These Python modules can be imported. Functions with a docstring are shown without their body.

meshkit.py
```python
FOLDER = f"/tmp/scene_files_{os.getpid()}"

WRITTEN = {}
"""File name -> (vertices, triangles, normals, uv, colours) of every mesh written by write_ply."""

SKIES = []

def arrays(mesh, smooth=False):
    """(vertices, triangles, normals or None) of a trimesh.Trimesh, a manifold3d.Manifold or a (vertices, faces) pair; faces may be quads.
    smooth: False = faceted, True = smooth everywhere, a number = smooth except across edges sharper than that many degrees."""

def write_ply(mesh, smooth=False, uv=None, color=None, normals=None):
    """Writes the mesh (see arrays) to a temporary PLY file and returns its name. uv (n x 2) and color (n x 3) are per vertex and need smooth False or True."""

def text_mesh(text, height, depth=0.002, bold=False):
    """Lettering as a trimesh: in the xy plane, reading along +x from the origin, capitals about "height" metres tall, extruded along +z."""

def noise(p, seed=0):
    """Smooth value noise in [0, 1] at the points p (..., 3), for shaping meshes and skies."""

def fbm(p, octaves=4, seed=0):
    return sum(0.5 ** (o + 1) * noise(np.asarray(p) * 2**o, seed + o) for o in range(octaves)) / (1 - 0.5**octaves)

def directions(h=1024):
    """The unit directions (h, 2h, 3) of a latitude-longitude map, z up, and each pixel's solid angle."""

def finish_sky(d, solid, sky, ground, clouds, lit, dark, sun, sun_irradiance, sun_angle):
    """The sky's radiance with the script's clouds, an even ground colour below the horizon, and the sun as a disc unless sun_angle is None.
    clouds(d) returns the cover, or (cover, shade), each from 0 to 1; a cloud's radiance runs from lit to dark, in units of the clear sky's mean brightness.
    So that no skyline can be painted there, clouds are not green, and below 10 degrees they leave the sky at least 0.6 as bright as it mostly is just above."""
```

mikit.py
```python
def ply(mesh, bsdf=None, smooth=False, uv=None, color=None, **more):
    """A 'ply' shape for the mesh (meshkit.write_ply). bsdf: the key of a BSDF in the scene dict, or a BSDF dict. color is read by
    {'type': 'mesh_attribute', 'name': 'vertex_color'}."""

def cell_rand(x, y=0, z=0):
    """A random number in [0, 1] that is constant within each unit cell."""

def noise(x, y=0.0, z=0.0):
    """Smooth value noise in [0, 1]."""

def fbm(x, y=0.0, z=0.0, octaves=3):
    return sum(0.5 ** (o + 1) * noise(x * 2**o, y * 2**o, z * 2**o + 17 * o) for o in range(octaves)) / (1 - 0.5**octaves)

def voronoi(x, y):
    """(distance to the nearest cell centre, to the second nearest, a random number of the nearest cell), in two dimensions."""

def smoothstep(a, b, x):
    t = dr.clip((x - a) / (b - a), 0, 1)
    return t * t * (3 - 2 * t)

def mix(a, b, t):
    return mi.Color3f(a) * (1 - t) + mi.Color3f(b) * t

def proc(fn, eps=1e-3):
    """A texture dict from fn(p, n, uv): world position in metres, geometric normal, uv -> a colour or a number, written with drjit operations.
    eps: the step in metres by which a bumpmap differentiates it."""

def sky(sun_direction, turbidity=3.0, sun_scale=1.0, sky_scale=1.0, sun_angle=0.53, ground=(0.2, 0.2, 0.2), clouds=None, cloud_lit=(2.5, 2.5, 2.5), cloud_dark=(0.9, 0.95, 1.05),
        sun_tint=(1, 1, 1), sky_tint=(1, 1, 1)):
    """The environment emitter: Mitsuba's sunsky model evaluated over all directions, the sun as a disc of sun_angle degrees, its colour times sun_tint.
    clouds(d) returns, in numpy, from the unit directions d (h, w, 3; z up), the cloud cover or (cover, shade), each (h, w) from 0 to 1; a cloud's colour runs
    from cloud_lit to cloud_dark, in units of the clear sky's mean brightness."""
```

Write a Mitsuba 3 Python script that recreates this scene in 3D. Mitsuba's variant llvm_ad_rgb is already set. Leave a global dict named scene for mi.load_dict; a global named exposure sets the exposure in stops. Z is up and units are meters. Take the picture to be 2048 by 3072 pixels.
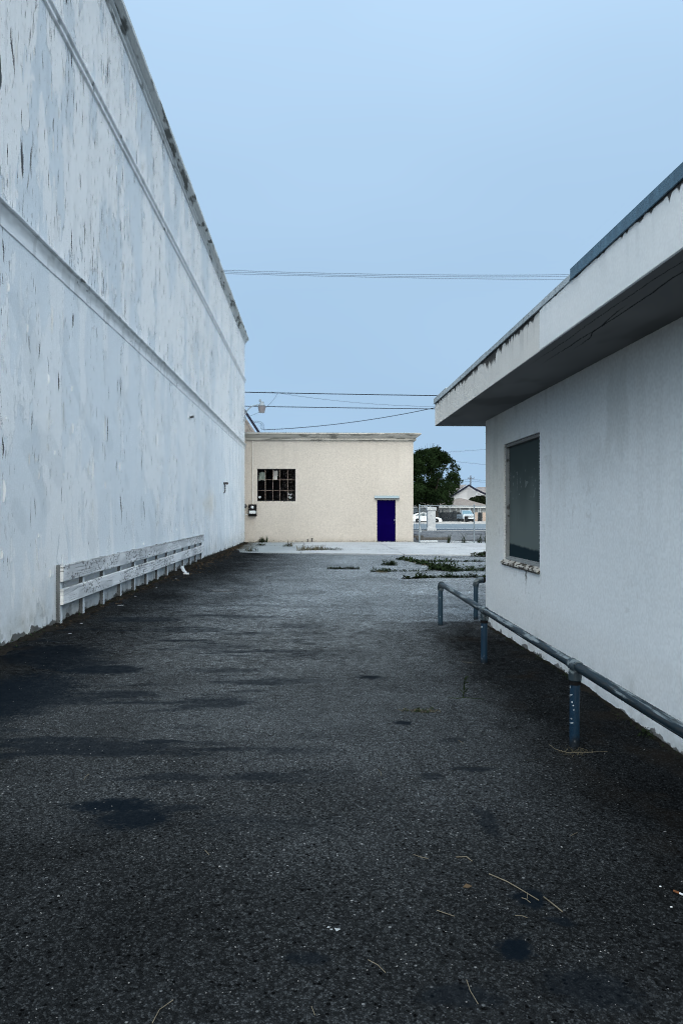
import math, random
import numpy as np, trimesh, drjit as dr, mitsuba as mi
import shapely.geometry as sg
import mikit, meshkit
from mikit import proc, noise, fbm, voronoi, cell_rand, smoothstep, mix

T = mi.ScalarTransform4f
rnd = random.Random(7)
rng = np.random.default_rng(7)
scene, labels = {}, {}

# ------------------------------------------------------------------ camera, sky, exposure
YAW = math.radians(2.086)
EYE = [0, 0, 1.46]
scene['camera'] = {'type': 'perspective', 'fov': 47.925, 'fov_axis': 'x', 'near_clip': 0.05, 'far_clip': 6000.0,
                   'to_world': T().look_at(origin=EYE, target=[math.sin(YAW), math.cos(YAW), 1.46 + 2 / 2304], up=[0, 0, 1])}


def cover(d):
    # even high overcast: brightens gently from the horizon to the zenith, with faint soft mottling
    up = np.clip(d[..., 2], 0, 1)
    m = meshkit.fbm(d * np.array([3.0, 3.0, 5.0]) + 11, octaves=3)
    shade = 1 - (0.05 + 0.95 * up ** 2.5) + 0.16 * (m - 0.5)
    return np.ones_like(up), np.clip(shade, 0, 1)


scene['sky'] = mikit.sky((0.0, -0.75, 0.62), turbidity=4, sun_scale=0.80, sun_angle=80, sun_tint=(0.81, 0.94, 1.12), ground=(0.12, 0.12, 0.12),
                         clouds=cover, cloud_lit=(1.62, 2.15, 2.75), cloud_dark=(0.735, 1.11, 1.53))
exposure = 2.42
labels['sky'] = {'label': 'pale blue even overcast sky at dusk', 'category': 'sky', 'kind': 'structure'}


# ------------------------------------------------------------------ helpers
def mat(name, d):
    scene[name] = d
    return name


def two(d):
    return {'type': 'twosided', 'b': d}


def diffuse(fn, bump=None, scale=1.0, eps=2e-3):
    r = proc(fn) if callable(fn) else {'type': 'rgb', 'value': list(fn)}
    b = {'type': 'diffuse', 'reflectance': r}
    if bump is not None:
        b = {'type': 'bumpmap', 'arbitrary': proc(bump, eps), 'scale': scale, 'b': b}
    return two(b)


def princ(col, rough=0.5, metallic=0.0, bump=None, scale=1.0, eps=2e-3, spec=0.5):
    r = proc(col) if callable(col) else {'type': 'rgb', 'value': list(col)}
    b = {'type': 'principled', 'base_color': r, 'roughness': proc(rough) if callable(rough) else rough, 'metallic': metallic, 'specular': spec}
    if bump is not None:
        b = {'type': 'bumpmap', 'arbitrary': proc(bump, eps), 'scale': scale, 'b': b}
    return two(b)


def key_for(name, parent=None):
    k = f'{parent}__{name}' if parent else name
    q, n = k, 0
    while q in scene or q in labels:
        n += 1
        q = f'{k}_{n:03d}'
    return q


def thing(name, label, cat, group=None):
    k = key_for(name)
    labels[k] = {'label': label, 'category': cat}
    if group:
        labels[k]['group'] = group
    return k


def put(parent, name, mesh, m, smooth=False, label=None, kind=None):
    k = key_for(name, parent)
    scene[k] = mikit.ply(mesh, m, smooth)
    if label or kind:
        labels[k] = {}
        if label: labels[k]['label'] = label
        if kind: labels[k]['kind'] = kind
    return k


def solo(name, label, cat, mesh, m, smooth=False, group=None, kind=None):
    k = key_for(name)
    scene[k] = mikit.ply(mesh, m, smooth)
    labels[k] = {'label': label, 'category': cat}
    if group: labels[k]['group'] = group
    if kind: labels[k]['kind'] = kind
    return k


def struct(name, mesh, m, label, smooth=False):
    return solo(name, label, name.replace('_', ' '), mesh, m, smooth, kind='structure')


def box(x0, x1, y0, y1, z0, z1):
    b = trimesh.creation.box((x1 - x0, y1 - y0, z1 - z0))
    b.apply_translation(((x0 + x1) / 2, (y0 + y1) / 2, (z0 + z1) / 2))
    return b


def cbox(x0, x1, y0, y1, z0, z1, c=0.006):
    pts = []
    for sx in (0, 1):
        for sy in (0, 1):
            for sz in (0, 1):
                x, y, z = (x1 if sx else x0), (y1 if sy else y0), (z1 if sz else z0)
                dx, dy, dz = (-c if sx else c), (-c if sy else c), (-c if sz else c)
                pts += [(x, y + dy, z + dz), (x + dx, y, z + dz), (x + dx, y + dy, z)]
    return trimesh.convex.convex_hull(np.array(pts))


def cat(ms):
    return trimesh.util.concatenate(list(ms))


def tube(pts, r, n=12, caps=True):
    p = np.asarray(pts, float)
    t = np.gradient(p, axis=0)
    t /= np.linalg.norm(t, axis=1, keepdims=True)
    ref = np.array([0, 0, 1.0]) if abs(t[0, 2]) < 0.9 else np.array([1.0, 0, 0])
    a = np.cross(t[0], ref); a /= np.linalg.norm(a)
    A = []
    for i in range(len(p)):
        a = a - t[i] * (a @ t[i]); a /= np.linalg.norm(a); A.append(a)
    A = np.array(A); B = np.cross(t, A)
    r = np.broadcast_to(r, (len(p),))
    ang = np.arange(n) * 2 * np.pi / n
    v = (p[:, None] + r[:, None, None] * (np.cos(ang)[None, :, None] * A[:, None] + np.sin(ang)[None, :, None] * B[:, None])).reshape(-1, 3)
    f = []
    for i in range(len(p) - 1):
        for j in range(n):
            a0, a1, b0, b1 = i * n + j, i * n + (j + 1) % n, (i + 1) * n + j, (i + 1) * n + (j + 1) % n
            f += [(a0, a1, b1), (a0, b1, b0)]
    if caps:
        c0, c1 = len(v), len(v) + 1
        v = np.vstack([v, p[0], p[-1]])
        for j in range(n):
            f += [(c0, (j + 1) % n, j), (c1, (len(p) - 1) * n + j, (len(p) - 1) * n + (j + 1) % n)]
    return trimesh.Trimesh(v, f, process=False)


def arc(fr, to, corner, n=8):
    """quadratic bend from fr to to round the corner point"""
    fr, to, corner = map(np.asarray, (fr, to, corner))
    return [tuple((1 - s) ** 2 * fr + 2 * s * (1 - s) * corner + s * s * to) for s in np.linspace(0, 1, n)]


def loft(rings, cap=True):
    """rings: list of (k,3) arrays, closed loops"""
    k = len(rings[0])
    v = np.vstack(rings); f = []
    for i in range(len(rings) - 1):
        for j in range(k):
            a0, a1, b0, b1 = i * k + j, i * k + (j + 1) % k, (i + 1) * k + j, (i + 1) * k + (j + 1) % k
            f += [(a0, a1, b1), (a0, b1, b0)]
    if cap:
        for j in range(1, k - 1):
            f.append((0, j + 1, j))
            o = (len(rings) - 1) * k
            f.append((o, o + j, o + j + 1))
    return trimesh.Trimesh(v, f, process=False)


def rect_loft(x0, x1, y0, y1, prof):
    """mitred moulding round a box: prof = [(outset, z), ...]"""
    return loft([np.array([(x0 - d, y0 - d, z), (x1 + d, y0 - d, z), (x1 + d, y1 + d, z), (x0 - d, y1 + d, z)]) for d, z in prof])


def sweep_y(prof, y0, y1, step, jitter=0.0, seed=0, freq=2.0):
    """an (x,z) outline carried along y, every vertex slightly uneven"""
    ys = np.linspace(y0, y1, max(2, int((y1 - y0) / step) + 1))
    prof = np.asarray(prof, float)
    rings = []
    for y in ys:
        r = np.column_stack([prof[:, 0], np.full(len(prof), y), prof[:, 1]])
        if jitter:
            q = r * freq
            r[:, 0] += jitter * (meshkit.fbm(q + 3.1, 3, seed) - 0.5) * 2
            r[:, 2] += jitter * (meshkit.fbm(q + 9.7, 3, seed + 5) - 0.5) * 2
        rings.append(r)
    return loft(rings)


def lathe(prof, centre, n=20, axis='z'):
    rings = []
    ang = np.arange(n) * 2 * np.pi / n
    for r, h in prof:
        if axis == 'z':
            rings.append(np.column_stack([r * np.cos(ang), r * np.sin(ang), np.full(n, h)]))
        elif axis == 'y':
            rings.append(np.column_stack([r * np.cos(ang), np.full(n, h), r * np.sin(ang)]))
        else:
            rings.append(np.column_stack([np.full(n, h), r * np.cos(ang), r * np.sin(ang)]))
    m = loft(rings)
    m.apply_translation(centre)
    return m


def prism(poly, lo, hi, plane='xz'):
    """polygon extruded from lo to hi along the axis left over"""
    m = trimesh.creation.extrude_polygon(sg.Polygon(poly) if not hasattr(poly, 'geoms') and not isinstance(poly, sg.Polygon) else poly, hi - lo, engine='earcut')
    v = m.vertices.copy()
    if plane == 'xz':
        m = trimesh.Trimesh(np.column_stack([v[:, 0], v[:, 2] + lo, v[:, 1]]), m.faces[:, ::-1], process=False)
    elif plane == 'yz':
        m = trimesh.Trimesh(np.column_stack([v[:, 2] + lo, v[:, 0], v[:, 1]]), m.faces, process=False)
    else:
        m = trimesh.Trimesh(np.column_stack([v[:, 0], v[:, 1], v[:, 2] + lo]), m.faces, process=False)
    return m


def gh(x, y):
    """height of the old, uneven asphalt of the alley"""
    x, y = np.asarray(x, float), np.asarray(y, float)
    left = np.interp(y, [0, 8, 10, 14, 18, 23, 27, 31, 40], [.03, .03, .026, .04, .06, .08, .06, .02, -.01]) * np.clip(1 - (x + 3.3) / 1.6, 0, 1) ** 1.5
    right = np.interp(y, [0, 3.5, 4.7, 5.7, 6.7, 8.3, 9.9, 11, 40], [-.03, -.03, -.023, .01, .03, .02, 0, 0, 0]) * np.clip((x - 0.9) / 1.3, 0, 1) ** 1.2 * (x < 4)
    p = np.stack([x, y, np.zeros_like(x)], -1)
    n = meshkit.fbm(p * 1.3, 3, 3) - 0.5
    return left + right + 0.012 * n


# ------------------------------------------------------------------ materials
BANDS = [(7.9, .10, 3.2), (8.35, .16, 4.4), (9.2, .2, 4.2), (9.75, .1, 3.4), (10.25, .12, 4.4), (10.6, .1, 2.2), (11.6, .2, 4.3), (12.3, .12, 4.3), (13.4, .3, 4.2), (14.9, .25, 4.3), (16.4, .4, 4.3), (18.2, .5, 4.4), (21., .8, 4.4), (24., .8, 4.3)]


def wall_fields(p):
    y, z = p.y, p.z
    warp = 0.10 * (noise(y * 5, z * 2.2) - 0.5)
    yy = y + warp
    up = smoothstep(4.45, 4.85, z + 0.25 * (noise(y * 0.9, 4.0) - 0.5))
    b = mi.Float(0)
    for c, w, top in BANDS:
        b = dr.maximum(b, dr.exp(-dr.square((yy - c) / w)))
    b = b * smoothstep(0.3, 2.2, z + 1.6 * (noise(y * 2.2, 1.5) - 0.5))
    grp = noise(y * 1.35 + 2.0, z * 0.22, 5.0)
    upd = up * (0.42 + 0.58 * smoothstep(0.30, 0.72, grp))
    dens = dr.clip(dr.maximum(upd, 0.62 * b), 0, 1)
    # white top coat left on the wall, against the blue-grey coat bared below it
    f = fbm(yy * 1.9 + 7, z * 0.66, 2.0, 4) + 0.16 * (noise(yy * 9, z * 1.5) - 0.5) + 0.11 * (noise(yy * 26, z * 7) - 0.5) + 0.05 * (noise(yy * 60, z * 20) - 0.5) + 0.10 * (dens - 0.4) + 0.030 * up
    coat = smoothstep(0.495, 0.508, f)
    rim = smoothstep(0.478, 0.497, f) * (1 - smoothstep(0.499, 0.512, f)) * smoothstep(0.40, 0.62, noise(yy * 3.1, z * 1.1, 8.0))
    return yy, y, z, up, dens, coat, rim


def crack(y, z, cw, ch, dens, k, rate):
    cy = dr.floor(y / cw)
    off = cell_rand(cy, k, 3) * 7
    cz = dr.floor(z / ch + off)
    fy, fz = y / cw - cy, z / ch + off - cz
    mid = 0.25 + 0.5 * cell_rand(cy, cz, k + 1) + 0.22 * (noise(z * 9 / ch * 0.25, cy * 3.3 + k) - 0.5)
    ln = 0.25 + 0.72 * cell_rand(cy, cz, k + 2)
    s = (fz - 0.5) / ln * 2
    taper = dr.maximum(1 - s * s, 0)
    w = (0.028 + 0.110 * dr.square(cell_rand(cy, cz, k + 4))) * taper * (0.55 + 0.9 * noise(z * 22, cy * 1.7 + k))
    on = cell_rand(cy, cz, k + 6) < rate * dens
    return dr.select(on & (taper > 0), smoothstep(w, w * 0.55, dr.abs(fy - mid)), 0)


def cracks_and_shadows(yy, z, dens):
    a = crack(yy, z, 0.30, 0.52, dens, 11.0, 0.36)  # widest slivers also paint in the shadows of thick flake edges
    b = crack(yy, z, 0.135, 0.30, dens, 31.0, 0.70)
    c = crack(yy, z, 0.070, 0.17, dens, 51.0, 0.78)
    return a, b, c


def gh_left(y):
    return 0.03 + 0.05 * smoothstep(12, 22, y) * smoothstep(33, 24, y)


def wall_col(p, n, uv):
    yy, y, z, up, dens, coat, rim = wall_fields(p)
    a, b, c = cracks_and_shadows(yy, z, dens)
    tone = fbm(y * 0.55, z * 0.16, 1.0, 3)
    streak = noise(y * 5, z * 0.7, 3.0)
    white = mix((0.84, 0.845, 0.835), (0.90, 0.905, 0.90), 0.6 * tone + 0.4 * noise(y * 30, z * 11))
    blue = mix((0.665, 0.725, 0.765), (0.755, 0.80, 0.83), 0.65 * tone + 0.35 * streak)
    low = 1 - up
    c0 = mix(blue, white, coat * (1 - 0.45 * low) + 0.22 * low)
    # cream touch-up patch and dirt near the ground
    patch = smoothstep(0.62, 0.1, dr.sqrt(dr.square((y - 24.6) / 3.2) + dr.square((z - 1.75) / 0.9)) + 0.35 * (noise(y * 3, z * 4) - 0.5))
    c0 = mix(c0, (0.72, 0.66, 0.56), 0.55 * patch)
    dirt = smoothstep(0.55, 0.0, z - 0.12 + 0.35 * (noise(y * 3.5, z * 3) - 0.5))
    c0 = mix(c0, (0.42, 0.42, 0.37), 0.55 * dirt * noise(y * 9, z * 9))
    splash = smoothstep(0.66, 0.78, noise(y * 14, z * 14)) * smoothstep(0.45, 0.05, z)
    c0 = mix(c0, (0.16, 0.17, 0.16), 0.35 * splash)
    behind = smoothstep(9.9, 10.1, y) * smoothstep(22.7, 22.4, y)  # plank gap shade painted as a dark band, plus trapped dirt
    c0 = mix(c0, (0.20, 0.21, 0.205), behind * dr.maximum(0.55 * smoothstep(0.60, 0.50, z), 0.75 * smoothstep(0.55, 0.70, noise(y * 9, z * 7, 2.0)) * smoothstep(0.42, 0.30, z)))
    run = smoothstep(0.62, 0.85, noise(y * 16, z * 0.6, 6.0)) * (0.06 + 0.10 * up)
    c0 = mix(c0, (0.40, 0.43, 0.45), run)
    scuff = smoothstep(0.70, 0.80, noise(y * 2.6 + z * 3.1, z * 0.9 - y * 1.3)) * low
    c0 = mix(c0, (0.42, 0.47, 0.50), 0.20 * scuff)
    c0 = c0 * (0.93 + 0.12 * noise(y * 70, z * 70))
    c0 = mix(c0, (0.22, 0.24, 0.25), 0.80 * rim * (0.35 + 0.65 * up))  # shadow along the peel edges, painted as a thin dark rim
    k = dr.maximum(dr.maximum(a, b), 0.85 * c)
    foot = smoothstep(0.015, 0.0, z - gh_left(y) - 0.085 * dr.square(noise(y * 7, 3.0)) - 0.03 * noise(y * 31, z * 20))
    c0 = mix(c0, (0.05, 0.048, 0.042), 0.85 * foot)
    return mix(c0, (0.055, 0.06, 0.065), dr.clip(k, 0, 1) * 0.93)


def wall_bump(p, n, uv):
    yy, y, z, up, dens, coat, rim = wall_fields(p)
    a, b, c = cracks_and_shadows(yy, z, dens)
    lip = smoothstep(0.35, 0.75, noise(yy * 8, z * 1.6, 2.0))
    return 0.004 * coat - 0.008 * dr.maximum(a, b) - 0.004 * c + 0.003 * fbm(y * 9, z * 5, 1.0, 2) + 0.0012 * noise(y * 60, z * 60) + 0.004 * lip * dens


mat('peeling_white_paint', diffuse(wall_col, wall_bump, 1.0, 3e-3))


def trim_col(p, n, uv):
    g = fbm(p.y * 1.8, p.z * 3, p.x * 3, 3)
    streak = noise(p.y * 11, p.z * 1.2)
    c = mix((0.74, 0.77, 0.785), (0.86, 0.87, 0.87), g)
    c = mix(c, (0.30, 0.32, 0.31), 0.3 * smoothstep(0.55, 0.8, streak))
    return mix(c, (0.08, 0.09, 0.09), 0.85 * smoothstep(0.69, 0.76, fbm(p.y * 4.5, p.z * 9, p.x * 9, 3)))


mat('weathered_trim', diffuse(trim_col, lambda p, n, uv: 0.004 * fbm(p.y * 14, p.z * 14, p.x * 14, 3), 1.0))


def coping_col(p, n, uv):
    g = fbm(p.y * 1.2, p.z * 5, p.x * 5, 3)
    c = mix((0.50, 0.53, 0.53), (0.74, 0.755, 0.745), g)
    blk = smoothstep(0.52, 0.66, fbm(p.y * 2.2 + 4, p.z * 11, p.x * 6, 3))
    return mix(c, (0.06, 0.065, 0.06), 0.8 * blk)


mat('grimy_coping', diffuse(coping_col, lambda p, n, uv: 0.008 * fbm(p.y * 7, p.z * 18, p.x * 12, 3), 1.0))


def ledge_col(p, n, uv):
    base = trim_col(p, n, uv)
    under = smoothstep(4.735, 4.70, p.z) * smoothstep(4.53, 4.66, p.z + 0.05 * (noise(p.y * 5, 2.0) - 0.5))  # darker mottled band just below the projecting edge
    return mix(base, mix((0.09, 0.10, 0.095), (0.40, 0.41, 0.39), noise(p.y * 9, p.z * 30)), 0.45 * under)


mat('banded_ledge', diffuse(ledge_col, lambda p, n, uv: 0.003 * fbm(p.y * 14, p.z * 14, p.x * 14, 3), 1.0))
mat('paint_flake_mat', diffuse(lambda p, n, uv: mix((0.52, 0.56, 0.58), (0.70, 0.72, 0.73), noise(p.y * 9, p.z * 3))))


# --- right building
def stucco_col(p, n, uv):
    y, z = p.y, p.z
    g = fbm(y * 0.9, z * 0.9, 1.0, 3)
    c = mix((0.745, 0.785, 0.81), (0.83, 0.86, 0.88), g)
    cream = smoothstep(7.6, 9.6, y + 0.8 * (noise(y * 1.5, z * 1.1) - 0.5)) * smoothstep(0.2, 1.6, z)
    c = mix(c, (0.64, 0.62, 0.555), 0.75 * cream)
    eave_shade_grime = smoothstep(1.45, 2.7, z + 0.45 * (fbm(y * 1.3, z * 0.8, 3.0, 3) - 0.5))  # real grime plus eave shade, painted darker toward the top
    c = mix(c, (0.38, 0.385, 0.37), 0.62 * eave_shade_grime)
    mould = smoothstep(0.56, 0.72, fbm(y * 3.2, z * 1.8, 7.0, 3)) * smoothstep(1.5, 2.2, z)
    c = mix(c, (0.28, 0.29, 0.27), 0.22 * mould)
    run = smoothstep(0.58, 0.85, noise(y * 10, z * 0.5)) * smoothstep(0.6, 1.5, z)
    c = mix(c, (0.40, 0.41, 0.40), 0.09 * run)
    rust = smoothstep(0.055, 0.0, dr.abs(y - 8.02 - 0.05 * (0.85 - z) + 0.03 * (noise(z * 25, 1.0) - 0.5)) + 0.05 * (noise(y * 40, z * 40) - 0.5)) * smoothstep(0.66, 0.80, z) * smoothstep(0.93, 0.9, z)
    c = mix(c, (0.07, 0.06, 0.05), 0.85 * rust)
    foot = smoothstep(0.28, 0.0, z + 0.25 * (noise(y * 6, z * 4) - 0.5))
    c = mix(c, (0.40, 0.41, 0.38), 0.5 * foot * noise(y * 12, z * 12))
    spot = smoothstep(0.80, 0.86, noise(y * 21, z * 21)) * smoothstep(0.5, 0.7, noise(y * 1.3, z * 1.3, 9.0))
    c = mix(c, (0.30, 0.30, 0.28), 0.18 * spot)
    edgef = smoothstep(0.01, 0.0, z + 0.02 - 0.075 * dr.square(noise(y * 8, 3.0)) - 0.03 * noise(y * 37, z * 20))
    c = mix(c, (0.045, 0.042, 0.036), 0.8 * edgef)
    return c * (0.93 + 0.13 * noise(y * 62, z * 62))


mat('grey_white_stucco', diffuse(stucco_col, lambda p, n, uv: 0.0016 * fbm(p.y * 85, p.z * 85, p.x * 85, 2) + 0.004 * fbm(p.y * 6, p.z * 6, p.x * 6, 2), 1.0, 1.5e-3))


def drips(p):
    y, z = p.y, p.z
    reach = 0.012 + 0.055 * dr.power(noise(y * 1.7, 3.0), 3) + 0.12 * dr.power(noise(y * 9.0, 4.0), 5) + 0.07 * dr.power(noise(y * 31, 5.0), 3)
    reach = reach * (0.45 + 0.55 * dr.maximum(smoothstep(5.2, 6.0, y), smoothstep(3.75, 3.6, y)))
    reach = reach * (0.35 + 0.65 * smoothstep(0.25, 0.7, noise(y * 0.7 + 3.3, 8.0)))
    gap = 2.957 - z
    return smoothstep(reach, reach * 0.55, gap), smoothstep(0.3, 0.0, gap) * smoothstep(0.5, 0.85, noise(y * 16, 2.0)) * noise(y * 4, z * 5)


def fascia_cool(p, n, uv):
    d, s = drips(p)
    c = mix((0.74, 0.78, 0.80), (0.82, 0.845, 0.86), fbm(p.y * 1.2, p.z * 2.5, 1.0, 3))
    c = mix(c, (0.42, 0.46, 0.48), 0.3 * s) * (0.95 + 0.08 * noise(p.y * 90, p.z * 90))
    return mix(c, (0.035, 0.035, 0.035), 0.93 * d)


def fascia_cream(p, n, uv):
    d, s = drips(p)
    c = mix((0.66, 0.65, 0.62), (0.77, 0.76, 0.73), fbm(p.y * 1.5, p.z * 2.5, 1.0, 3))
    c = mix(c, (0.36, 0.36, 0.34), 0.55 * s) * (0.95 + 0.08 * noise(p.y * 90, p.z * 90))
    return mix(c, (0.035, 0.035, 0.035), 0.93 * d)


mat('cool_fascia_paint', diffuse(fascia_cool))
mat('cream_fascia_paint', diffuse(fascia_cream))


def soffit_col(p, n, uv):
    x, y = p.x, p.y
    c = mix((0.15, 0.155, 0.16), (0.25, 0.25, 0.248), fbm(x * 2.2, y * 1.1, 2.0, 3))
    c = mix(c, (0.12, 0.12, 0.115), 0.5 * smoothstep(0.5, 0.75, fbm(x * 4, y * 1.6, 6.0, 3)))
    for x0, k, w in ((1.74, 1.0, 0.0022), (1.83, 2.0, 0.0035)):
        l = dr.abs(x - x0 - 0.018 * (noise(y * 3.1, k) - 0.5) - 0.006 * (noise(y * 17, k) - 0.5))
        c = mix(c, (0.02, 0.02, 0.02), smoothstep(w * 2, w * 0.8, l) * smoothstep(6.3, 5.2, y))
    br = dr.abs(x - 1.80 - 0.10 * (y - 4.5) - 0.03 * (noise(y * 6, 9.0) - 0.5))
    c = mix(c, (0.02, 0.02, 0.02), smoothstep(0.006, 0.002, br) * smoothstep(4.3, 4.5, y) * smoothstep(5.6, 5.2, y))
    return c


mat('stained_soffit', diffuse(soffit_col, lambda p, n, uv: 0.002 * fbm(p.x * 40, p.y * 40, 1.0, 2), 1.0))


def flash_col(p, n, uv):
    c = mix((0.055, 0.12, 0.18), (0.095, 0.17, 0.235), fbm(p.y * 3, p.z * 9, 1.0, 3))
    return c * (0.85 + 0.3 * noise(p.y * 40, p.z * 12))


mat('dark_blue_flashing', princ(flash_col, 0.62, 0.0, spec=0.35))
mat('galvanised_flashing', princ(lambda p, n, uv: mix((0.22, 0.27, 0.30), (0.36, 0.41, 0.44), fbm(p.y * 3, p.z * 9, 1.0, 3)) * (0.8 + 0.4 * noise(p.y * 26, p.z * 6)), 0.55, 0.0))


def frame_col(p, n, uv):
    c = mix((0.14, 0.15, 0.155), (0.27, 0.29, 0.295), fbm(p.y * 9, p.z * 4, p.x * 9, 3))
    return mix(c, (0.035, 0.035, 0.033), 0.9 * dr.maximum(smoothstep(0.58, 0.68, fbm(p.y * 13, p.z * 13, p.x * 13, 3)), smoothstep(2.20, 2.23, p.z)))  # worn chips, and the shadow line at the frame top painted dark


mat('worn_window_frame', princ(frame_col, 0.6))


def sill_col(p, n, uv):
    c = mix((0.40, 0.385, 0.35), (0.62, 0.60, 0.56), noise(p.y * 12, p.x * 30))
    return mix(c, (0.03, 0.025, 0.02), 0.9 * smoothstep(0.46, 0.58, fbm(p.y * 17, p.z * 30, p.x * 25, 3)))


mat('rotten_sill', diffuse(sill_col))


def dusty_pane(p, n, uv):
    y, z = p.y, p.z
    c = mix((0.050, 0.066, 0.067), (0.130, 0.158, 0.156), smoothstep(2.2, 1.1, z + 0.5 * (fbm(y * 3, z * 2, 1.0, 3) - 0.5)))
    line = 1.085 + 0.05 * (noise(y * 3.2, 1.0) - 0.5) + 0.012 * (noise(y * 14, 2.0) - 0.5)
    c = mix((0.018, 0.032, 0.040), c, smoothstep(line - 0.012, line + 0.02, z))  # dark lower band is a painted reflection of the alley
    c = mix(c, (0.13, 0.16, 0.16), 0.55 * smoothstep(0.55, 0.9, noise(y * 22, z * 1.1)) * smoothstep(1.1, 1.4, z) * smoothstep(1.6, 1.35, z))
    mark = smoothstep(0.83, 0.87, noise(y * 24, z * 24)) * smoothstep(1.6, 1.65, z) * smoothstep(1.95, 1.9, z)
    return mix(c, (0.30, 0.34, 0.34), 0.3 * mark)


mat('dusty_green_pane', diffuse(dusty_pane))


# --- back building
def sand_col(p, n, uv):
    x, z = p.x + 0.3 * p.y, p.z
    c = mix((0.472, 0.437, 0.392), (0.546, 0.508, 0.460), fbm(x * 0.5, z * 0.5, 2.0, 3))
    c = c * (0.80 + 0.40 * noise(x * 34, z * 34, p.y * 34))
    band = smoothstep(3.6, 4.9, z) * 0.15
    c = mix(c, (0.45, 0.43, 0.40), band)
    run = smoothstep(0.62, 0.85, noise(x * 5, z * 0.22)) * smoothstep(2.0, 5.0, z) * 0.18
    c = mix(c, (0.36, 0.33, 0.30), run)
    foot = smoothstep(0.30, 0.0, z + 0.2 * (noise(x * 5, z * 3) - 0.5)) * noise(x * 4, 2.0)
    c = mix(c, (0.30, 0.27, 0.22), 0.5 * foot)
    rusty = smoothstep(0.5, 0.1, dr.sqrt(dr.square((x - 11.28 + 2.97) / 0.35) + dr.square((z - 1.0) / 0.5)))
    return mix(c, (0.42, 0.35, 0.28), 0.22 * rusty)


mat('sand_stucco', diffuse(sand_col, lambda p, n, uv: 0.012 * fbm(p.x * 24, p.z * 24, p.y * 24, 2), 1.0, 5e-3))


def cornice_col(p, n, uv):
    c = mix((0.34, 0.33, 0.30), (0.53, 0.51, 0.47), fbm(p.x * 1.3, p.z * 5, p.y, 3))
    c = mix(c, (0.10, 0.10, 0.09), 0.7 * smoothstep(0.52, 0.7, fbm(p.x * 2.1, p.z * 12, p.y * 2, 3)))
    return c


mat('grimy_cornice', diffuse(cornice_col))


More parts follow.
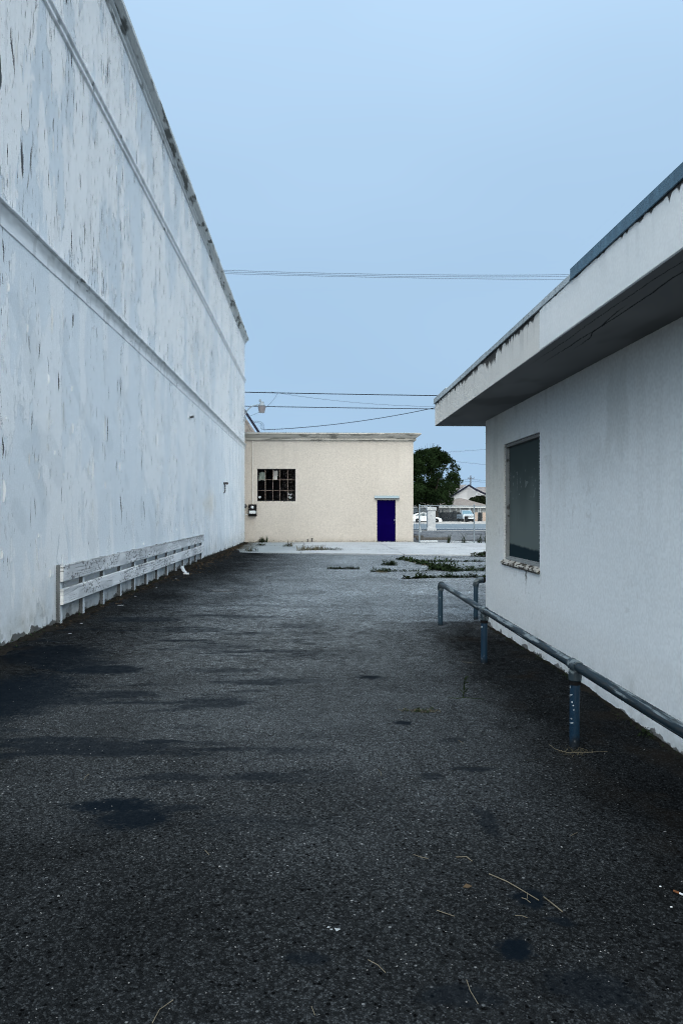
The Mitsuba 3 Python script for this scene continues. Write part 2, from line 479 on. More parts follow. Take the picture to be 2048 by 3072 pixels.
def door_col(p, n, uv):
    c = mix((0.0022, 0.0006, 0.038), (0.0035, 0.0010, 0.052), fbm(p.x * 3, p.z * 2, 1.0, 2))
    chip = smoothstep(0.0, 0.03, 3.135 - p.x) * smoothstep(0.5, 0.62, noise(p.z * 9, p.x * 30)) + smoothstep(0.07, 0.05, p.z) * smoothstep(0.05, 0.062, p.z + 0.02) * smoothstep(0.6, 0.7, noise(p.x * 22, 1.0))
    return mix(c, (0.42, 0.42, 0.46), dr.clip(chip, 0, 1) * 0.8)


mat('navy_door_paint', diffuse(door_col))
mat('hood_metal', princ((0.24, 0.31, 0.35), 0.6, spec=0.2))
mat('dark_metal', princ((0.03, 0.032, 0.035), 0.5))
mat('unlit_black', diffuse((0.004, 0.004, 0.005)))
mat('near_black', diffuse((0.012, 0.012, 0.013)))
mat('pale_metal', princ(lambda p, n, uv: mix((0.42, 0.46, 0.48), (0.60, 0.63, 0.64), noise(p.x * 9, p.y * 9, p.z * 9)), 0.45, 0.0))
mat('label_white', diffuse((0.62, 0.66, 0.68)))
mat('rusty_bar', diffuse(lambda p, n, uv: mix((0.16, 0.12, 0.10), (0.30, 0.25, 0.22), noise(p.x * 14, p.z * 14))))
mat('window_glass', {'type': 'thindielectric', 'int_ior': 1.07})
mat('dirty_glass', two({'type': 'principled', 'base_color': {'type': 'rgb', 'value': [0.007, 0.010, 0.011]}, 'roughness': 0.12, 'specular': 0.25}))
mat('room_dark', diffuse((0.05, 0.055, 0.055)))
mat('pale_cloth', diffuse(lambda p, n, uv: mix((0.22, 0.22, 0.21), (0.62, 0.61, 0.60), fbm(p.x * 14, p.z * 5, 1.0, 3))))
mat('green_cloth', diffuse(lambda p, n, uv: mix((0.04, 0.06, 0.055), (0.36, 0.41, 0.37), fbm(p.x * 12, p.z * 6, 1.0, 3))))

# --- ground
STAINS = [(-1.03, 3.88, .20, .085, 1.0), (-.86, 3.72, .15, .13, .9), (-.70, 3.82, .12, .05, .6), (-.95, 4.93, .16, .045, .8), (-.72, 4.90, .18, .035, .45), (-.82, 4.25, .24, .06, .55), (-1.95, 7.2, .38, .20, .9), (-2.35, 6.2, .42, .8, .85),
          (-.85, 7.15, .35, .10, .5), (-1.05, 8.4, .40, .12, .5), (-.94, 10.8, .40, .15, .55), (-2.65, 7.9, .45, .5, .7), (-.55, 6.3, .14, .05, .5), (.665, 2.56, .055, .065, 1.0), (.79, 2.87, .06, .06, .95), (.86, 2.72, .045, .03, .7),
          (.81, 3.60, .05, .16, .6), (.47, 6.78, .10, .06, .9), (.59, 5.29, .07, .05, .9), (.95, 4.35, .10, .035, .7), (.63, 4.25, .06, .05, .6), (-.05, 2.50, .06, .04, .6), (.45, 2.3, .12, .05, .5), (-1.55, 9.6, .5, .2, .5), (.85, 2.32, .12, .1, .5), (.9, 4.9, .10, .05, .5)]
CRACKS = [(.45, 1.10, 19.78, .03), (2.0, 4.3, 17.1, .045), (2.4, 6.0, 19.9, .03), (-1.2, -.6, 20.2, .015), (-.25, .10, 20.15, .02), (1.7, 3.1, 19.0, .02), (3.1, 6.0, 22.6, .05), (2.3, 5.5, 24.9, .03), (.3, .95, 10.9, .02), (3.5, 6, 21.2, .02), (1.6, 2.0, 21.0, .015)]


def stain_field(x, y):
    wx = x + 0.16 * (fbm(x * 5, y * 6, 1.0, 3) - 0.5)
    wy = y + 0.12 * (fbm(x * 5, y * 6, 5.0, 3) - 0.5)
    edge = 0.6 * (noise(x * 38, y * 38) - 0.5) + 0.5 * (noise(x * 90, y * 90) - 0.5)
    s = mi.Float(0)
    for cx, cy, rx, ry, k in STAINS:
        d = dr.sqrt(dr.square((wx - cx) / rx) + dr.square((wy - cy) / ry))
        s = dr.maximum(s, k * smoothstep(1.45, 0.65, d + 0.7 * edge))
    # broad worn streaks across the left and the middle
    st = fbm(x * 1.3 + 3, y * 4.2, 4.0, 4) + 0.14 * edge
    zone = smoothstep(0.5, -0.5, x) * smoothstep(3.0, 4.2, y) * smoothstep(15.0, 10.0, y)
    return dr.maximum(s, 0.70 * zone * smoothstep(0.55, 0.72, st))


def crack_field(x, y):
    s = mi.Float(0)
    for x0, x1, yc, w in CRACKS:
        d = dr.abs(y - yc - 0.22 * (noise(x * 2.3, yc) - 0.5) - 0.07 * (noise(x * 11, yc) - 0.5))
        ww = w * (0.4 + noise(x * 7, yc + 3))
        s = dr.maximum(s, smoothstep(ww, ww * 0.5, d) * smoothstep(x0 - 0.1, x0 + 0.1, x) * smoothstep(x1 + 0.1, x1 - 0.1, x))
    for ax, ay, bx, by, w in ((1.58, 4.62, .66, 4.27, .008), (1.5, 4.66, 2.2, 4.7, .006), (.66, 4.27, .42, 4.1, .006)):
        t = dr.clip(((x - ax) * (bx - ax) + (y - ay) * (by - ay)) / ((bx - ax) ** 2 + (by - ay) ** 2), 0, 1)
        d = dr.sqrt(dr.square(x - ax - t * (bx - ax)) + dr.square(y - ay - t * (by - ay) + 0.09 * (noise(x * 7, 2.0) - 0.5)))
        s = dr.maximum(s, 0.8 * smoothstep(w, w * 0.4, d))
    return s


def asphalt_tone(x, y):
    """average reflectance: dark seal coat along both walls, lens vignette painted in near the camera, older bleached asphalt beyond it"""
    wob = 0.9 * (fbm(x * 1.1, y * 0.6, 3.0, 3) - 0.5)
    fine = fbm(x * 3.1, y * 2.3, 9.0, 4) - 0.5
    cen = 0.023 + 0.052 * smoothstep(2.2, 6.0, y) + 0.060 * smoothstep(5.5, 11.0, y)  # darker toward the camera: lens vignette put into the colour
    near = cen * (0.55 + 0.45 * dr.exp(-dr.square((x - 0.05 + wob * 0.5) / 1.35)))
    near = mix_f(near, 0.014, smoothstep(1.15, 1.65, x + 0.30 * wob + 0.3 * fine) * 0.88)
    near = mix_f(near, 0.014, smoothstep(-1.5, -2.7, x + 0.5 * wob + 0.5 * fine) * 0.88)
    band = noise(x * 0.6, y * 1.5, 2.0) - 0.5
    far = mix_f(0.022, 0.255, smoothstep(-2.9, 0.8, x + 1.0 * wob + 0.9 * fine + 0.3 * band - 0.045 * (y - 15)))  # bleached asphalt; grazing sky sheen is put into this tone too
    edge = smoothstep(10.05, 10.35, y + 0.25 * (noise(x * 3, 1.0) - 0.5)) * smoothstep(0.6, 1.0, x)
    soft = smoothstep(8.2, 14.5, y + 1.2 * wob + 2.6 * fine + 0.9 * band)
    return mix_f(near, far, dr.maximum(edge * 0.85, soft))


def mix_f(a, b, t):
    return a * (1 - t) + b * t


def asphalt_col(p, n, uv):
    x, y = p.x, p.y
    tone = asphalt_tone(x, y) * (0.60 + 0.80 * fbm(x * 1.5, y * 1.5, 7.0, 4)) * (0.60 + 0.8 * noise(x * 75, y * 75, 3.0)) * mix_f(1.0, 0.45 + 1.1 * noise(x * 24, y * 24, 4.0), smoothstep(3.5, 9.0, y))
    s, k = stain_field(x, y), crack_field(x, y)
    d1, d2, r = voronoi(x * 135, y * 135)
    e1, e2, q = voronoi(x * 48 + 9, y * 48)
    stone = (0.38 + 1.65 * r * r * r) * smoothstep(0.02, 0.16, d2 - d1)
    big = smoothstep(0.92, 0.985, q) * smoothstep(0.10, 0.06, e1 - 0.22 * cell_rand(q * 517, 3, 4))
    pit = smoothstep(0.10, 0.03, q) * smoothstep(0.40, 0.25, e1)
    clear = 1 - 0.72 * s
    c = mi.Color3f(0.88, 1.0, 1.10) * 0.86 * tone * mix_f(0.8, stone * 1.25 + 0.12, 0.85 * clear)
    c = mix(c, mix((0.14, 0.155, 0.17), (0.30, 0.32, 0.33), cell_rand(q * 900, 1, 2)), big * 0.75 * clear * smoothstep(0.03, 0.05, tone + 0.014))
    c = c * (1 - 0.75 * pit)
    c = mix(c, (0.0035, 0.0065, 0.0105), 0.90 * s)
    c = mix(c, (0.014, 0.015, 0.012), 0.9 * k)
    brown = smoothstep(0.45, 0.75, fbm(x * 3.3, y * 3.3, 2.0, 3)) * dr.maximum(smoothstep(1.2, 2.1, x) * smoothstep(10.5, 9.5, y), smoothstep(-2.7, -3.2, x))
    return mix(c, (0.020, 0.016, 0.012), 0.45 * brown)


def asphalt_bump(p, n, uv):
    x, y = p.x, p.y
    d1, d2, r = voronoi(x * 135, y * 135)
    s = stain_field(x, y)
    return (0.0030 * r * smoothstep(0.0, 0.4, d2 - d1) + 0.0015 * noise(x * 220, y * 220)) * (1 - 0.8 * s) + 0.004 * fbm(x * 9, y * 9, 1.0, 2)


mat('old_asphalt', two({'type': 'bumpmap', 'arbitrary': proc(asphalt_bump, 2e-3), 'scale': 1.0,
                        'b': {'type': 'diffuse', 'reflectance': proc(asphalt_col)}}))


def concrete_col(p, n, uv):
    x, y = p.x, p.y
    c = mix((0.36, 0.38, 0.395), (0.46, 0.48, 0.495), fbm(x * 0.7, y * 0.5, 2.0, 3)) * (0.88 + 0.2 * noise(x * 30, y * 30))
    left = smoothstep(0.4, -1.6, x + 1.2 * (noise(x * 0.8, y * 0.6) - 0.5))
    c = mix(c, (0.20, 0.235, 0.25), 0.65 * left)
    c = mix(c, (0.12, 0.12, 0.11), 0.35 * smoothstep(0.55, 0.8, fbm(x * 1.2, y * 2.8, 6.0, 3)))
    for ax, ay, bx, by in ((5.0, 36.4, 7.3, 32.0), (7.3, 32.0, 8.8, 31.4), (-.4, 29.6, 3.2, 29.2), (-2.0, 34.0, .4, 33.4)):
        t = dr.clip(((x - ax) * (bx - ax) + (y - ay) * (by - ay)) / ((bx - ax) ** 2 + (by - ay) ** 2), 0, 1)
        d = dr.sqrt(dr.square(x - ax - t * (bx - ax)) + dr.square(y - ay - t * (by - ay) + 0.5 * (noise(x * 2, 2.0) - 0.5)))
        c = mix(c, (0.04, 0.04, 0.038), smoothstep(0.09, 0.03, d) * smoothstep(0.3, 0.5, noise(x * 3, y * 3)))
    dirt = smoothstep(-2.2, -3.2, x + 0.4 * (noise(y * 1.1, 3.0) - 0.5))
    return mix(c, (0.06, 0.058, 0.045), 0.8 * dirt)


mat('worn_concrete', diffuse(concrete_col, lambda p, n, uv: 0.003 * fbm(p.x * 12, p.y * 12, 1.0, 3), 1.0, 5e-3))
mat('dirt', diffuse(lambda p, n, uv: mix((0.05, 0.048, 0.042), (0.12, 0.115, 0.105), fbm(p.x * 1.5, p.y * 1.5, 1.0, 3))))


def lot_col(p, n, uv):
    x, y = p.x, p.y
    c = mix((0.105, 0.115, 0.13), (0.185, 0.195, 0.205), fbm(x * 0.5, y * 0.16, 1.0, 3)) * (0.7 + 0.6 * noise(x * 9, y * 3))
    return mix(c, (0.03, 0.03, 0.032), 0.7 * smoothstep(0.60, 0.72, fbm(x * 0.9, y * 0.33, 6.0, 3)))


mat('lot_asphalt', diffuse(lot_col, lambda p, n, uv: 0.02 * fbm(p.x * 3, p.y * 1.5, 1.0, 3), 1.0, 1e-2))
mat('street_asphalt', diffuse(lambda p, n, uv: mix((0.14, 0.18, 0.215), (0.21, 0.25, 0.28), fbm(p.x * 0.3, p.y * 0.3, 1.0, 3))))
mat('street_dark', diffuse((0.055, 0.075, 0.10)))
mat('road_paint', diffuse((0.62, 0.66, 0.68)))
mat('verge_gravel', diffuse(lambda p, n, uv: mix((0.24, 0.235, 0.23), (0.66, 0.63, 0.59), noise(p.x * 3.2, p.y * 0.7)), lambda p, n, uv: 0.05 * fbm(p.x * 6, p.y * 2, 1.0, 2), 1.0, 1e-2))
mat('field', diffuse((0.10, 0.10, 0.09)))


# --- pipe, wood, plants, small stuff
def pipe_col(p, n, uv):
    g = fbm(p.x * 30, p.y * 5, p.z * 30, 3)
    c = mix((0.004, 0.012, 0.019), (0.010, 0.023, 0.033), g)
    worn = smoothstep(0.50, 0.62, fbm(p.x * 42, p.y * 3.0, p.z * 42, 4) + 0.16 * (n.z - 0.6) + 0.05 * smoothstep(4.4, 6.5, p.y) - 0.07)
    c = mix(c, (0.20, 0.24, 0.26), 0.75 * worn)
    return mix(c, (0.02, 0.02, 0.02), 0.5 * smoothstep(0.62, 0.7, noise(p.x * 60, p.y * 30, p.z * 60)))


def post_col(p, n, uv):
    c = mix((0.004, 0.018, 0.038), (0.009, 0.030, 0.056), fbm(p.x * 9, p.y * 9, p.z * 4, 3))
    c = mix(c, (0.030, 0.060, 0.085), 0.6 * smoothstep(7.0, 9.0, p.y))
    chip = smoothstep(0.80, 0.82, noise(p.x * 60, p.y * 60, p.z * 36)) * smoothstep(1.640, 1.630, p.x) * smoothstep(0.5, 0.6, noise(p.y * 3, p.z * 7 + 2.5, 4.0))
    c = mix(c, (0.50, 0.56, 0.60), 0.9 * chip)
    for zc, hz, xc, hx in ((.315, .010, 1.612, .012), (.272, .008, 1.620, .008), (.250, .006, 1.624, .006), (.225, .009, 1.628, .007), (.140, .006, 1.618, .016)):
        m = dr.sqrt(dr.square((p.z - zc - 0.25 * (p.x - xc)) / hz) + dr.square((p.x - xc) / hx)) + 0.9 * (noise(p.x * 160, p.z * 160) - 0.5) + 0.45
        c = mix(c, (0.36, 0.42, 0.46), smoothstep(1.1, 0.8, m) * smoothstep(4.80, 4.76, p.y))
    return mix(c, (0.012, 0.014, 0.016), 0.8 * smoothstep(0.06, 0.0, p.z + 0.05 * (noise(p.x * 40, p.y * 40) - 0.5)))


mat('worn_rail_paint', princ(pipe_col, 0.45, 0.0, lambda p, n, uv: 0.0012 * fbm(p.x * 60, p.y * 25, p.z * 60, 2), 1.0, 1e-3, spec=0.2))
mat('blue_post_paint', princ(post_col, 0.45, 0.0, lambda p, n, uv: 0.0008 * fbm(p.x * 60, p.y * 60, p.z * 60, 2), 1.0, 1e-3, spec=0.2))
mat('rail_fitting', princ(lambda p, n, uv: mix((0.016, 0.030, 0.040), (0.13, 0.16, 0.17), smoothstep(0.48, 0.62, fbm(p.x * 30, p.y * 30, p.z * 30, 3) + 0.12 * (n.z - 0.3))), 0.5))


def plank_col(p, n, uv):
    y, z = p.y, p.z
    w = fbm(y * 0.9, z * 7, 3.0, 3)
    rings = dr.abs(dr.sin((z * 62 + 9.0 * w + 1.3 * dr.sin(y * 2.1))))
    grain = smoothstep(0.50, 0.15, rings) * smoothstep(0.38, 0.62, noise(y * 2.7, z * 9, 2.0))
    c = mix((0.66, 0.68, 0.69), (0.80, 0.81, 0.81), fbm(y * 3, z * 12, 1.0, 2))
    c = mix(c, (0.20, 0.21, 0.215), 0.75 * grain)
    grey = smoothstep(0.48, 0.66, fbm(y * 1.1, z * 4, 8.0, 3) + 0.22 * smoothstep(0.66, 0.82, z) * smoothstep(14, 17, y))
    c = mix(c, (0.31, 0.325, 0.34), 0.45 * grey)
    speck = smoothstep(0.64, 0.74, noise(y * 26, z * 44))
    c = mix(c, (0.10, 0.10, 0.10), 0.75 * speck * smoothstep(0.45, 0.6, noise(y * 2, z * 5, 6.0)))
    top = smoothstep(0.765, 0.80, z + 0.02 * (noise(y * 8, 3.0) - 0.5))
    return mix(c, (0.16, 0.17, 0.17), 0.65 * top)


mat('peeling_white_plank', diffuse(plank_col, lambda p, n, uv: 0.003 * dr.abs(dr.sin(p.z * 62 + 9.0 * fbm(p.y * 0.9, p.z * 7, 3.0, 3))) + 0.002 * noise(p.y * 30, p.z * 60), 1.0))
mat('dark_wood', diffuse(lambda p, n, uv: mix((0.045, 0.043, 0.04), (0.16, 0.155, 0.145), fbm(p.x * 30, p.y * 30, p.z * 5, 3))))
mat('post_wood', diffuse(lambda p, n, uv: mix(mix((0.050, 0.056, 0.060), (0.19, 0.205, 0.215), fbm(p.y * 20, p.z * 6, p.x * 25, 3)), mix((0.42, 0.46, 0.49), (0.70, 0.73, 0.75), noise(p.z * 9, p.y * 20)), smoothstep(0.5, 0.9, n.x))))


def leaf(a, b, f):
    return {'type': 'twosided', 'b': {'type': 'diffuse', 'reflectance': proc(lambda p, n, uv: mix(a, b, noise(p.x * f, p.y * f, p.z * f)))}}


mat('weed_leaf', leaf((0.010, 0.019, 0.009), (0.030, 0.047, 0.022), 6))
mat('dark_weed_leaf', leaf((0.010, 0.016, 0.009), (0.025, 0.038, 0.018), 9))
mat('dry_grass', leaf((0.06, 0.052, 0.034), (0.17, 0.15, 0.10), 12))
mat('straw_mat', leaf((0.10, 0.088, 0.066), (0.21, 0.19, 0.145), 20))
mat('tree_leaf', leaf((0.005, 0.010, 0.005), (0.020, 0.036, 0.014), 0.55))
mat('bush_leaf', leaf((0.007, 0.010, 0.006), (0.020, 0.028, 0.014), 1.5))
mat('bark', diffuse(lambda p, n, uv: mix((0.035, 0.03, 0.026), (0.09, 0.08, 0.07), noise(p.x * 9, p.y * 9, p.z * 2))))
mat('drift_dirt', diffuse(lambda p, n, uv: mix((0.008, 0.008, 0.008), (0.030, 0.027, 0.023), noise(p.x * 60, p.y * 60, p.z * 60))))
mat('litter_brown', leaf((0.030, 0.022, 0.015), (0.10, 0.075, 0.05), 30))
mat('grit_mat', leaf((0.07, 0.075, 0.08), (0.26, 0.27, 0.275), 60))
mat('white_scrap', diffuse((0.60, 0.64, 0.67)))
mat('dull_scrap', diffuse((0.30, 0.33, 0.35)))
mat('orange_filter', diffuse((0.16, 0.07, 0.035)))
mat('wire_black', diffuse((0.015, 0.018, 0.025)))
mat('wire_grey', diffuse((0.10, 0.13, 0.17)))
mat('lamp_plastic', two({'type': 'principled', 'base_color': proc(lambda p, n, uv: mix((0.16, 0.15, 0.16), (0.32, 0.30, 0.31), 0.5 + 0.5 * dr.sin(40 * dr.atan2(p.y - 36.71, p.x + 2.46)))), 'roughness': 0.35}))
mat('lamp_metal', princ((0.26, 0.31, 0.35), 0.5))
mat('galvanised', princ(lambda p, n, uv: mix((0.13, 0.17, 0.20), (0.24, 0.28, 0.31), noise(p.x * 5, p.y * 5, p.z * 9)), 0.5, 0.2))
mat('iron_paint', princ((0.045, 0.07, 0.085), 0.5))
mat('pillar_stucco', diffuse(lambda p, n, uv: mix((0.42, 0.45, 0.475), (0.52, 0.545, 0.565), noise(p.x * 9, p.z * 9)), lambda p, n, uv: 0.02 * fbm(p.x * 12, p.z * 12, p.y * 12, 2), 1.0, 1e-2))
mat('car_white', {'type': 'twosided', 'b': {'type': 'principled', 'base_color': {'type': 'rgb', 'value': [0.70, 0.74, 0.77]}, 'roughness': 0.3, 'clearcoat': 0.6, 'specular': 0.5}})
mat('truck_silver', princ((0.42, 0.50, 0.56), 0.3, 0.3))
mat('car_glass', princ((0.02, 0.05, 0.065), 0.1))
mat('truck_glass', princ((0.12, 0.22, 0.28), 0.15))
mat('tyre', diffuse((0.015, 0.016, 0.018)))
mat('rim_metal', princ((0.45, 0.47, 0.49), 0.35, 0.5))
mat('headlight_glass', princ((0.66, 0.70, 0.72), 0.2))
mat('chrome', princ((0.66, 0.69, 0.71), 0.25, 0.6))
mat('house_white', diffuse((0.58, 0.60, 0.60)))
mat('house_grey', diffuse(lambda p, n, uv: mix((0.42, 0.43, 0.45), (0.50, 0.515, 0.535), noise(p.x * 1.2, p.z * 1.2))))
mat('tan_shingle', diffuse(lambda p, n, uv: mix((0.17, 0.150, 0.138), (0.30, 0.27, 0.25), noise(p.x * 5, p.y * 5, p.z * 9))))
mat('grey_shingle', diffuse(lambda p, n, uv: mix((0.20, 0.195, 0.205), (0.36, 0.35, 0.36), 0.4 * noise(p.x * 5, p.y * 5) + 0.6 * smoothstep(0.2, 0.5, dr.abs(p.z * 2.6 - dr.floor(p.z * 2.6) - 0.5)))))
mat('navy_trim', diffuse((0.022, 0.024, 0.038)))
mat('fence_black', diffuse(lambda p, n, uv: mix((0.008, 0.011, 0.014), (0.035, 0.04, 0.045), cell_rand(p.x * 6.5, 1, 1))))
mat('fence_tan', diffuse((0.42, 0.34, 0.29)))
mat('clay_tile', diffuse(lambda p, n, uv: mix((0.13, 0.115, 0.11), (0.30, 0.27, 0.255), noise(p.x * 9, p.y * 9, p.z * 9))))
mat('fence_tan2', diffuse((0.66, 0.64, 0.60)))
mat('cover_iron', diffuse((0.09, 0.095, 0.10)))
mat('pole_wood', diffuse((0.10, 0.10, 0.10)))

# ------------------------------------------------------------------ the ground
struct('ground', box(-900, 900, -300, 2600, -0.4, -0.12), 'field', 'flat ground reaching to the horizon')
xs = np.unique(np.concatenate([np.arange(-3.7, 2.61, 0.12), np.arange(2.6, 18.1, 0.7)]))
ys = np.unique(np.concatenate([np.arange(-9, 1, 1.0), np.arange(1, 13, 0.12), np.arange(13, 39.1, 0.5)]))
GX, GY = np.meshgrid(xs, ys)
gv = np.column_stack([GX.ravel(), GY.ravel(), gh(GX, GY).ravel()])
nx, ny = len(xs), len(ys)
ii = (np.arange(ny - 1)[:, None] * nx + np.arange(nx - 1)[None]).ravel()
struct('alley_asphalt', (gv, np.column_stack([ii, ii + 1, ii + nx + 1, ii + nx])), 'old_asphalt', 'worn alley asphalt, dark and patched near, bleached grey beyond', True)

# concrete crossing in front of the far building, slab by slab
strip = thing('concrete_pavement', 'pale concrete strip crossing in front of the sand coloured building', 'pavement')
labels[strip] = {'label': 'pale concrete strip crossing in front of the sand coloured building', 'category': 'pavement', 'kind': 'structure'}


def front(x):
    return np.interp(x, [-3.4, -2.2, 1.4, 6, 16], [28.1, 27.9, 26.66, 25.65, 23.6])


cols = [-3.25, -0.45, 3.1, 6.6, 10.2, 14.5]
for i in range(len(cols) - 1):
    for r in range(2):
        x0, x1 = cols[i] + 0.012, cols[i + 1] - 0.012
        n = 7
        top = 0.035 - 0.010 * (i == 0) + rnd.uniform(-.006, .006)
        if r == 0:
            fr = [(x, front(x) + 0.10 * (meshkit.noise(np.array([x * 1.7, 3.0, 1.0])) - 0.5)) for x in np.linspace(x0, x1, 14)]
            bk = [(x, 29.35 + 0.03 * (meshkit.noise(np.array([x * 2.1, 7.0, 1.0])) - 0.5)) for x in np.linspace(x1, x0, 10)]
        else:
            fr = [(x, 29.40 + 0.03 * (meshkit.noise(np.array([x * 2.1, 7.0, 1.0])) - 0.5)) for x in np.linspace(x0, x1, 10)]
            bk = [(x, (37.42 if x < 4.93 else 36.6)) for x in ((x1, max(x0, min(x1, 4.93)) + .001, max(x0, min(x1, 4.93)) - .001, x0) if x0 < 4.93 < x1 else (x1, x0))]
        put(strip, 'slab', prism(fr + bk, -0.1, top, 'xy'), 'worn_concrete')

struct('parking_lot', box(4.95, 60, 35.5, 62.0, -0.1, 0.012), 'lot_asphalt', 'rough grey parking lot behind the chain link fence')
struct('side_lot', box(-60, 4.9, 51, 62.0, -0.1, 0.008), 'lot_asphalt', 'grey yard behind the sand coloured building')
st = struct('street', cat([box(-200, 200, 62.5, 70.2, -0.1, -0.004), ]), 'street_dark', 'street crossing behind the parking lot')
struct('far_street_lane', box(-200, 200, 70.2, 98, -0.1, -0.006), 'street_asphalt', 'pale blue grey far lane of the street')
struct('kerb', cat([box(-200, 200, 61.9, 62.4, -0.1, 0.05), box(-200, 200, 98, 98.5, -0.1, 0.09)]), 'worn_concrete', 'low concrete kerbs along the street')
struct('road_marking', box(-200, 200, 69.9, 70.6, -0.05, 0.0), 'road_paint', 'white painted line along the street')
struct('gravel_verge', box(-200, 200, 98.5, 126, -0.1, 0.05), 'verge_gravel', 'pale stony verge on the far side of the street')

# ------------------------------------------------------------------ the white building on the left
XL, YL, YW = -3.30, 37.05, 6.6
wb = thing('white_building', 'tall white building on the left with cracked peeling paint and stained coping', 'building')
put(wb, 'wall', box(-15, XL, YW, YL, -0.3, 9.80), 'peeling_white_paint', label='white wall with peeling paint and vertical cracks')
cop = [(-3.42, 9.58), (-3.27, 9.60), (-3.262, 9.615), (-3.262, 9.645), (-3.285, 9.655), (-3.245, 9.675), (-3.225, 9.70), (-3.225, 9.725), (-3.25, 9.735), (-3.20, 9.755), (-3.135, 9.78), (-3.115, 9.80), (-3.115, 9.875), (-3.14, 9.90), (-3.42, 9.90)]
put(wb, 'coping', sweep_y(cop, YW - .15, YL + 0.16, 0.14, 0.010, 1, 3.0), 'grimy_coping', 28)
put(wb, 'roof', box(-14.9, -3.43, YW + .1, YL - .1, 9.81, 9.86), 'lot_asphalt')
mou = [(-3.36, 7.70), (-3.285, 7.715), (-3.268, 7.73), (-3.268, 7.775), (-3.286, 7.785), (-3.286, 7.80), (-3.262, 7.81), (-3.245, 7.83), (-3.245, 7.87), (-3.262, 7.885), (-3.29, 7.93), (-3.36, 7.95)]
put(wb, 'upper_moulding', sweep_y(mou, YW - .05, YL + 0.07, 0.14, 0.005, 2, 4.0), 'weathered_trim', 25)
led = [(-3.36, 4.80), (-3.252, 4.765), (-3.232, 4.745), (-3.232, 4.725), (-3.262, 4.70), (-3.283, 4.62), (-3.288, 4.52), (-3.286, 4.495), (-3.305, 4.485), (-3.36, 4.47)]
put(wb, 'ledge', sweep_y(led[::-1], YW - .05, YL + 0.05, 0.14, 0.006, 3, 3.0), 'banded_ledge', 25)
# curled flakes of paint standing off the wall
fv, ff = [], []


def flake(y, z, w, l, curl, side):
    n = 5
    o = sum(len(a) for a in fv)
    pts = []
    for i in range(n):
        s = i / (n - 1)
        jag = 0.25 * w * (rnd.random() - .5)
        wid = w * (0.35 + 0.65 * math.sin(math.pi * min(1, 0.15 + s * 0.9)))
        hinge = y + jag
        free = y + side * wid + jag
        out = curl * (0.4 + 0.6 * math.sin(math.pi * s))
        pts += [(XL + 0.0015, hinge, z - s * l), (XL + 0.003 + out * 0.4, (hinge + free) / 2, z - s * l), (XL + 0.003 + out, free, z - s * l)]
    fv.append(np.array(pts))
    for i in range(n - 1):
        for j in range(2):
            a = o + i * 3 + j
            ff.extend([(a, a + 1, a + 4), (a, a + 4, a + 3)])


for _ in range(320):
    y = 6.2 * math.exp(rnd.random() * math.log(37 / 6.2))
    if rnd.random() < 0.70:
        z = rnd.uniform(4.85, 9.5)
        if meshkit.noise(np.array([y * 1.3, z * .3, 4.0])) < 0.42: continue
        if 7.65 < z < 8.0: continue
    else:
        c = rnd.choice(BANDS); y = rnd.gauss(c[0], c[1] * .6); z = rnd.uniform(0.5, 4.3)
    if y > 36.9: continue
    flake(y, z, rnd.uniform(.008, .028), rnd.choice([.05, .08, .12, .2, .3]) * rnd.uniform(.7, 1.3), rnd.uniform(.004, .022), rnd.choice((-1, 1)))
put(wb, 'paint_flakes', trimesh.Trimesh(np.vstack(fv), ff, process=False), 'paint_flake_mat', True, kind='stuff')

# little irons on the wall
hk = thing('wall_hook', 'rusty black iron hook bar fixed upright on the white wall', 'hook')
put(hk, 'bar', tube([(XL + .05, 28.40, 2.52), (XL + .045, 28.45, 2.40), (XL + .045, 28.45, 2.25), (XL + .02, 28.36, 2.18)], .022, 8), 'dark_metal', True)
put(hk, 'bracket', cbox(XL, XL + .17, 28.30, 28.42, 2.50, 2.58, .01), 'dark_metal')
br = thing('wall_bracket', 'small dark bracket stub below the ledge of the white wall', 'bracket')
put(br, 'plate', cbox(XL, XL + .012, 20.35, 20.75, 3.95, 4.12, .003), 'weathered_trim')
put(br, 'arm', tube([(XL, 20.55, 3.99), (XL + .12, 20.55, 4.02)], .028, 8), 'dark_metal', True)

# yard light at the far end of the white wall
lp = thing('wall_lamp', 'grey yard light on a curved arm high on the white wall', 'lamp')
put(lp, 'arm', tube([(-3.25, 36.6, 5.88), (-3.24, 36.6, 6.08)] + arc((-3.24, 36.6, 6.1), (-2.62, 36.71, 6.60), (-3.1, 36.62, 6.56), 9) + [(-2.56, 36.715, 6.61)], .028, 10), 'lamp_metal', True)
put(lp, 'bracket', cbox(XL, -3.24, 36.52, 36.68, 5.80, 6.0, .01), 'lamp_metal')
put(lp, 'cap', lathe([(.02, .30), (.06, .29), (.075, .24), (.13, .17), (.165, .11), (.17, .06), (.02, .06)][::-1], (-2.46, 36.71, 6.47), 20), 'lamp_metal', True)
put(lp, 'lamp_shade', lathe([(.02, -.245), (.13, -.245), (.135, -.235), (.19, .04), (.20, .055), (.02, .056)], (-2.46, 36.71, 6.47), 24), 'lamp_plastic', 30)
put(lp, 'photocell', lathe([(.01, 0), (.05, 0), (.05, .12), (.035, .14), (.01, .14)], (-2.54, 36.71, 6.73), 14), 'lamp_metal', 40)
put(lp, 'ballast', cbox(-2.46, -2.36, 36.65, 36.77, 6.66, 6.76, .02), 'lamp_metal')

